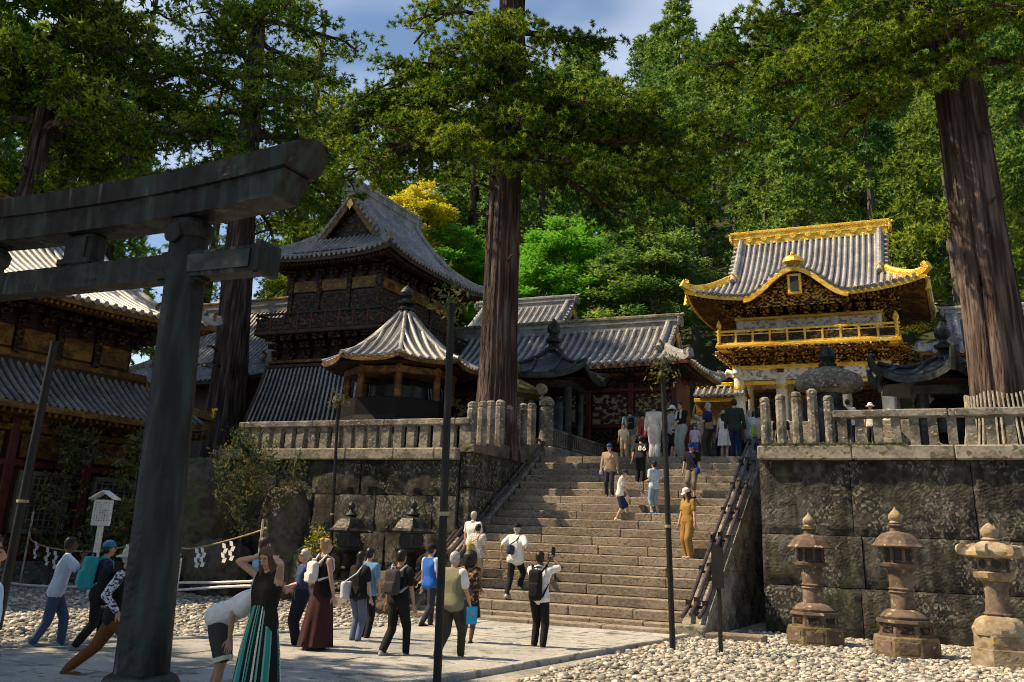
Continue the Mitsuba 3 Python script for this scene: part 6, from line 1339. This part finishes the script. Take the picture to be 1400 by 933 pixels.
# people on the path
p = person('man in dark blue shirt and pale jeans behind the head-holding woman', (-11.2, 14.2, 0), 70, 1.74, hair=('short', 'darkbrown'), top='shirt', tcol=(.02, .075, .20), bottom='trousers', bcol=(.36, .42, .50), lh=(-.1, .14, .60), rh=(.1, .14, .6), shoe=(.5, .5, .5))
p = person('woman with sunglasses and navy top folding her arms, facing left', (-10.62, 14.6, 0), 232, 1.57, hair=('short', 'grey'), top='shirt', tcol=(.03, .05, .14), bottom='wide', bcol=(.012, .014, .03), lh=(.05, .13, .62), rh=(-.04, .13, .60), fem=True, face=True)
k = thing('sunglasses', 'dark sunglasses on the woman in navy top', 'sunglasses'); 
for s in (-1, 1): part(k, 'lens', p['W'](hull_m(p['HD'](s * .02, .054, .005), (.015, .007, .011))), 'black_lacquer', True); part(k, 'temple', p['W'](tube([p['HD'](s * .034, .05, .006), p['HD'](s * .05, -.005, .008)], .002, 5)), 'black_lacquer')
part(k, 'bridge', p['W'](tube([p['HD'](-.008, .058, .008), p['HD'](.008, .058, .008)], .002, 5)), 'black_lacquer')
p = person('blond woman in black top and long dark red skirt with white backpack', (-9.92, 14.2, 0), 62, 1.76, hair=('bun', 'blond'), top='shirt', sleeve='none', tcol=BLACK, bottom='longskirt', bcol=(.045, .016, .018), fem=True, lh=(-.17, .02, .46), rh=(.17, .05, .46), shoe=(.04, .04, .04), lf=(-.05, .08), rf=(.05, -.12), rz=.03)
backpack(p, 'small white backpack on the blond woman', (.66, .65, .64), .15, .075, .19, dz=.19)
p = person('person in light blue top half hidden by the blond woman', (-10.5, 16.5, 0), 85, 1.62, hair=('short', 'black'), top='shirt', tcol=(.12, .27, .48), bottom='trousers', bcol=BLACK)
p = person('woman with long black hair, black top and blue grey jeans', (-10.30, 15.9, 0), 84, 1.56, hair=('long', 'black'), top='shirt', tcol=BLACK, bottom='trousers', bcol=(.10, .13, .22), fem=True, lh=(-.15, .0, .47))
shoulder_bag(p, 'white tote bag hanging at the side of the woman in blue grey jeans', (.55, .58, .68), -1, 'bag', .19, .20, .05, .12, -.07, True)
p = person('man all in black with grey backpack walking towards the stairs', (-8.61, 14.5, 0), 84, 1.64, hair=('short', 'black'), top='shirt', tcol=BLACK, bottom='trousers', bcol=BLACK, shoe=(.30, .30, .32), skin='tan', **WR)
backpack(p, 'black and grey backpack on the man all in black', (.05, .045, .05), .16, .09, .24, (.32, .33, .38))
p = person('man in bright blue shirt and black cap walking left of the stairs', (-11.0, 19.8, 0), 70, 1.72, hair=('short', 'black'), top='shirt', tcol=(.02, .12, .50), bottom='trousers', bcol=(.03, .035, .05), hat=('cap', BLACK), slcol=(.45, .55, .72), **WL)
p = person('grey haired person in olive vest, white shirt and dark trousers behind the near pole', (-7.80, 14.85, 0), 78, 1.64, hair=('short', 'grey'), top='loose', tcol=(.20, .20, .13), slcol=WHITE, bottom='trousers', bcol=(.045, .042, .03), shoe=(.55, .54, .5), rh=(.18, .08, .45), **WR)
hand_thing(p, 'folder', 'bright blue folder in the hand of the olive vested person', 'folder', rbox(p['ha'][1] + [.012, .02, -.09], (.012, .16, .16), .004), cloth((.03, .35, .65)))
p = person('woman with big curly black hair, patterned dark top and short navy skirt', (-8.7, 17.2, 0), 88, 1.60, hair=('curly', 'black'), skin='dark', top='loose', sleeve='long', tcol='floral_cloth', bottom='skirt', bcol=(.012, .014, .03), fem=True, lh=(-.06, .12, .62), rh=(.08, .12, .60))
p = person('man in white polo and black trousers holding a phone up before the stairs', (-7.39, 17.5, 0), 90, 1.68, hair=('short', 'black'), skin='dark', top='shirt', tcol=WHITE, bottom='trousers', bcol=BLACK, lh=(.03, .17, .90), rh=(.09, .16, .92), rpole=(1, -.2, -.6), lpole=(-.6, 0, -1), collar=WHITE, look=(-8, -8))
backpack(p, 'slim black backpack on the man holding a phone', (.010, .011, .016), .15, .09, .32, dz=.14)
hand_thing(p, 'phone', 'black phone raised by the man in white polo', 'phone', rbox(np.array([.075, .19, 1.01]), (.045, .008, .09), .004), 'black_lacquer')
# people on the stairs
SZ = lambda k_: k_ * RISE
SV = lambda k_: V0 + (k_ - .5) * RUN
p = person('grey haired man in white shirt at the left handrail low on the stairs', (-12.2, SV(4), SZ(4)), 88, 1.66, hair=('short', 'grey'), top='shirt', tcol=WHITE, bottom='trousers', bcol=KHAKI, collar=WHITE)
p = person('person in pale plaid shirt following him up the left handrail', (-11.85, SV(3), SZ(3)), 85, 1.56, hair=('short', 'black'), top='loose', tcol='plaid_cloth', bottom='trousers', bcol=(.34, .29, .21), lh=(-.1, .12, .6))
shoulder_bag(p, 'beige bag at the back of the person in plaid shirt', (.40, .31, .12), -1, 'bag', .17, .16, .10, .06, -.11)
p = person('heavy man in white T-shirt and black cap climbing the lower steps', (-10.75, SV(3), SZ(3)), 92, 1.80, lean=6, lf=(-.06, -.13), rf=(.06, .05), lz=-.10, hair=('short', 'grey'), top='loose', tcol=WHITE, bottom='trousers', bcol=(.016, .016, .022), hat=('cap', BLACK), lh=(-.21, .0, .46), rh=(.21, .03, .46), shoe=(.45, .45, .45))
shoulder_bag(p, 'navy sling bag across the back of the man in white T-shirt', (.028, .05, .085), -1, 'bag', .17, .13, .12, .03, -.12)
p = person('woman in mustard dress and white cap coming down the right side of the stairs', (-6.62, SV(7), SZ(7)), 238, 1.72, hair=('front_long', 'darkbrown'), top='shirt', tcol=(.30, .18, .045), bottom='wide', bcol=(.27, .16, .045), hat=('cap', WHITE), fem=True, look=(22, 0), shoe=(.5, .46, .4), rh=(.16, .05, .47))
p = person('boy in white T-shirt, navy cap and shorts stepping across the stairs', (-9.08, SV(11.5), SZ(11)), 15, 1.46, lean=10, lf=(-.06, .17), rf=(.06, -.06), hair=('short', 'black'), top='loose', tcol=WHITE, bottom='shorts', bcol=(.02, .035, .10), hat=('cap', NAVY), rh=(.10, .16, .48), lh=(-.1, .16, .48), shoe=(.6, .6, .6), look=(25, 0))
p = person('boy in pale blue shirt and shorts and navy cap on the middle steps', (-8.11, SV(12), SZ(12)), 148, 1.42, hair=('short', 'black'), top='loose', tcol=(.50, .62, .72), bottom='cropped', bcol=(.22, .34, .46), hat=('cap', NAVY), shoe=(.25, .38, .6), lh=(-.08, .14, .62), rh=(.16, .08, .55))
p = person('person in beige sweater and blue cap coming down the upper left steps', (-9.73, SV(14), SZ(14)), -85, 1.54, hair=('short', 'black'), top='loose', sleeve='long', tcol=(.36, .27, .18), bottom='trousers', bcol=(.03, .03, .05), hat=('cap', (.03, .06, .2)), look=(20, 0), face=True)
shoulder_bag(p, 'small lilac pouch held by the person in beige sweater', (.30, .28, .45), 1, 'bag', .09, .10, -.06, .16, .02)
p = person('person in black jersey with white number on the back, bending on the upper steps', (-9.04, SV(16), SZ(16)), 95, 1.44, lean=22, hair=('short', 'black'), top='loose', tcol=(.012, .014, .018), bottom='wide', bcol=(.012, .013, .02), shoe=(.5, .5, .5))
tm = meshkit.text_mesh('86', .105, .004, True); tv = np.array(tm.vertices); c0 = p['Q'](-.045, -.0, .19)
tvv = np.array([c0 + p['xr'] * v_[0] - p['fw'] * (.078 + v_[2]) + p['sp'] * (v_[1] - .05) for v_ in tv]); part(p['key'], 'jersey_number', p['W']((tvv, np.array(tm.faces))), 'white_paint')
p = person('man in black T-shirt, blue cap and khaki shorts descending the upper right steps', (-7.21, SV(14), SZ(14)), -92, 1.55, lf=(-.06, .10), rf=(.06, -.05), rz=.10, hair=('short', 'black'), top='shirt', tcol=BLACK, bottom='cropped', bcol=(.17, .15, .11), hat=('cap', (.02, .05, .22)), look=(22, 0), face=True)
shoulder_bag(p, 'blue waist bag of the man in black T-shirt', (.02, .06, .30), -1, 'bag', .12, .11, -.02, .12, .06)
# people at the head of the stairs
ZT = Z1 + .003
p = person('man in grey shirt with black backpack and light trousers at the stair head', (-10.12, 31.4, ZT), 112, 1.66, hair=('short', 'black'), top='shirt', tcol=(.14, .19, .22), bottom='trousers', bcol=(.33, .32, .26))
backpack(p, 'black backpack on the man in light trousers at the stair head', BLACK, .15, .09, .24)
p = person('child in dark clothes with pink backpack at the stair head', (-9.62, 31.7, ZT), 95, 1.24, hair=('bob', 'black'), top='shirt', tcol=NAVY, bottom='trousers', bcol=BLACK)
backpack(p, 'pink backpack on the child at the stair head', (.50, .06, .12), .18, .1, .25)
p = person('person dressed all in white standing at the stair head', (-9.25, 31.3, ZT), 96, 1.80, hair=('short', 'black'), top='loose', sleeve='long', tcol=(.72, .71, .68), bottom='wide', bcol=(.72, .71, .68), shoe=(.6, .6, .6))
p = person('woman in white bucket hat, grey top and dark shorts at the stair head', (-8.68, 31.5, ZT), 60, 1.74, hair=('short', 'black'), top='shirt', tcol=(.38, .40, .42), sleeve='none', bottom='shorts', bcol=(.02, .02, .025), hat=('brim', WHITE), fem=True, lh=(-.02, .15, .86), rh=(.06, .16, .86), rpole=(1, 0, -.6), lpole=(-1, 0, -.6), shoe=(.5, .5, .5))
p = person('man in black T-shirt with pale towel round his neck at the stair head', (-8.28, 31.1, ZT), -120, 1.80, hair=('short', 'black'), top='shirt', tcol=BLACK, bottom='wide', bcol=(.30, .35, .34), lh=(.04, .14, .62), rh=(-.03, .14, .60), face=True, look=(12, 10), shoe=(.55, .6, .65))
k = thing('towel', 'pale blue towel round the neck of the man in black T-shirt', 'towel')
put(k, p['W'](skin_mesh([hull((p['Q'](s * .05, .05, .31), .018), (p['Q'](s * .06, .075, .20), (.028, .012, .03))) for s in (-1, 1)] + [hull((p['Q'](-.05, .05, .31), .018), (p['Q'](-.03, -.045, .33), .018)), hull((p['Q'](.05, .05, .31), .018), (p['Q'](.03, -.045, .33), .018)), hull((p['Q'](-.03, -.045, .33), .018), (p['Q'](.03, -.045, .33), .018))], .02, 3, .004)), cloth((.45, .58, .66)), True)
p = person('man in peach shirt waving one arm behind the crowd at the stair head', (-7.75, 32.4, ZT), -90, 1.74, hair=('short', 'black'), top='shirt', tcol=(.62, .42, .28), bottom='trousers', bcol=KHAKI, rh=(.21, .08, 1.02), rpole=(1, 0, -.3), face=True)
p = person('man in navy polo with a round bag at his hip at the stair head', (-7.45, 31.4, ZT), 168, 1.80, hair=('short', 'grey'), top='shirt', tcol=(.018, .03, .12), bottom='trousers', bcol=(.05, .045, .04), collar=(.5, .55, .7), lh=(-.12, .15, .6))
shoulder_bag(p, 'round olive and gold bag at the hip of the man in navy polo', (.22, .17, .07), -1, 'bag', .16, .13, .06, .10, -.06)
p = person('small child in white and purple top at the stair head', (-7.85, 31.2, ZT), -80, 1.06, hair=('bob', 'black'), top='loose', tcol=(.55, .50, .72), bottom='shorts', bcol=(.10, .10, .35), face=True)
p = person('child in purple shirt between taller people at the stair head', (-7.18, 31.8, ZT), 100, 1.34, hair=('short', 'black'), top='shirt', tcol=(.10, .08, .30), bottom='trousers', bcol=NAVY, hat=('cap', (.4, .36, .3)))
p = person('girl in short white dress seen from behind at the stair head', (-6.92, 31.25, ZT), 88, 1.50, hair=('long', 'black'), top='shirt', sleeve='none', tcol=(.66, .70, .74), bottom='dress', bcol=(.66, .70, .74), hat=('brim', (.42, .36, .26)), fem=True, shoe=(.5, .5, .5))
p = person('tall man in dark green shirt and navy jeans at the right of the stair head', (-6.55, 31.2, ZT), 100, 1.86, hair=('short', 'black'), top='loose', sleeve='long', tcol=(.025, .045, .04), bottom='trousers', bcol=(.02, .03, .08))
p = person('person in pale blue shirt at the right end of the stair head', (-6.15, 31.6, ZT), 60, 1.56, hair=('short', 'grey'), top='loose', tcol=(.52, .62, .74), bottom='trousers', bcol=(.30, .38, .5), fem=True)
shoulder_bag(p, 'lime green bag carried at the right end of the stair head', (.36, .50, .05), 1, 'bag', .13, .15, .04, .12, -.02)
p = person('visitor in white shirt seen through the right fence below the gate', (-3.5, 35.5, ZW + .9), 95, 1.70, hair=('short', 'black'), top='shirt', tcol=WHITE, bottom='trousers', bcol=NAVY)
p = person('visitor in white hat seen over the right fence below the gate', (-2.85, 36.6, ZW + 1.0), 250, 1.62, hair=('short', 'black'), top='shirt', tcol=OFFW, bottom='trousers', bcol=BLACK, hat=('brim', WHITE), face=True)

for i, (x, y, h_, hd, tc, bc, bt, fm, hr_, lb) in enumerate(((-9.95, 32.3, 1.70, 100, (.45, .10, .08), NAVY, 'trousers', False, ('short', 'black'), 'person in dull red shirt deeper in the crowd at the stair head'), (-8.95, 32.6, 1.66, 80, (.10, .22, .14), BLACK, 'trousers', True, ('long', 'black'), 'woman in green top deeper in the crowd at the stair head'), (-8.0, 33.2, 1.72, 95, OFFW, (.2, .18, .14), 'shorts', False, ('short', 'brown'), 'man in cream shirt and shorts far back at the stair head'), (-7.0, 32.9, 1.68, 250, (.60, .50, .16), JEANS, 'trousers', True, ('bob', 'black'), 'woman in yellow top far back at the stair head'), (-6.4, 33.4, 1.76, 85, (.10, .14, .30), KHAKI, 'trousers', False, ('short', 'black'), 'man in slate blue shirt far back at the right of the stair head'), (-10.25, 30.2, 1.10, -70, (.62, .55, .42), (.40, .30, .2), 'shorts', False, ('short', 'black'), 'small child in cream clothes by the picket fence'))):
    y_ = max(y, V1 + .3)
    person(lb, (x, y_, ZT), hd, h_, hair=hr_, top='shirt', tcol=tc, bottom=bt, bcol=bc, fem=fm)

for x, y, h_, hd, tc, bc, fm, hr_, lb in ((-10.4, 33.0, 1.72, 70, (.55, .55, .58), BLACK, False, ('short', 'black'), 'man in light grey shirt at the far left of the stair head crowd'), (-9.4, 33.4, 1.60, 110, (.45, .28, .34), NAVY, True, ('long', 'brown'), 'woman in dusty rose top at the back of the stair head crowd'), (-8.45, 34.2, 1.78, 90, (.03, .10, .22), KHAKI, False, ('short', 'black'), 'tall man in teal blue shirt at the back of the stair head crowd'), (-7.45, 34.4, 1.66, 75, (.72, .72, .72), (.12, .12, .14), True, ('bun', 'black'), 'woman in white blouse at the back of the stair head crowd'), (-6.75, 34.0, 1.74, -100, (.20, .10, .06), BLACK, False, ('short', 'grey'), 'man in rust brown shirt walking back towards the stairs'), (-6.0, 32.4, 1.64, 95, (.62, .58, .40), (.30, .26, .2), True, ('bob', 'black'), 'woman in straw coloured top beside the first right fence post'), (-5.5, 33.6, 1.72, 88, (.02, .02, .03), NAVY, False, ('short', 'black'), 'man in black shirt seen beside the right fence posts')):
    person(lb, (x, y, ZT), hd, h_, hair=hr_, top='shirt', tcol=tc, bottom='trousers', bcol=bc, fem=fm)
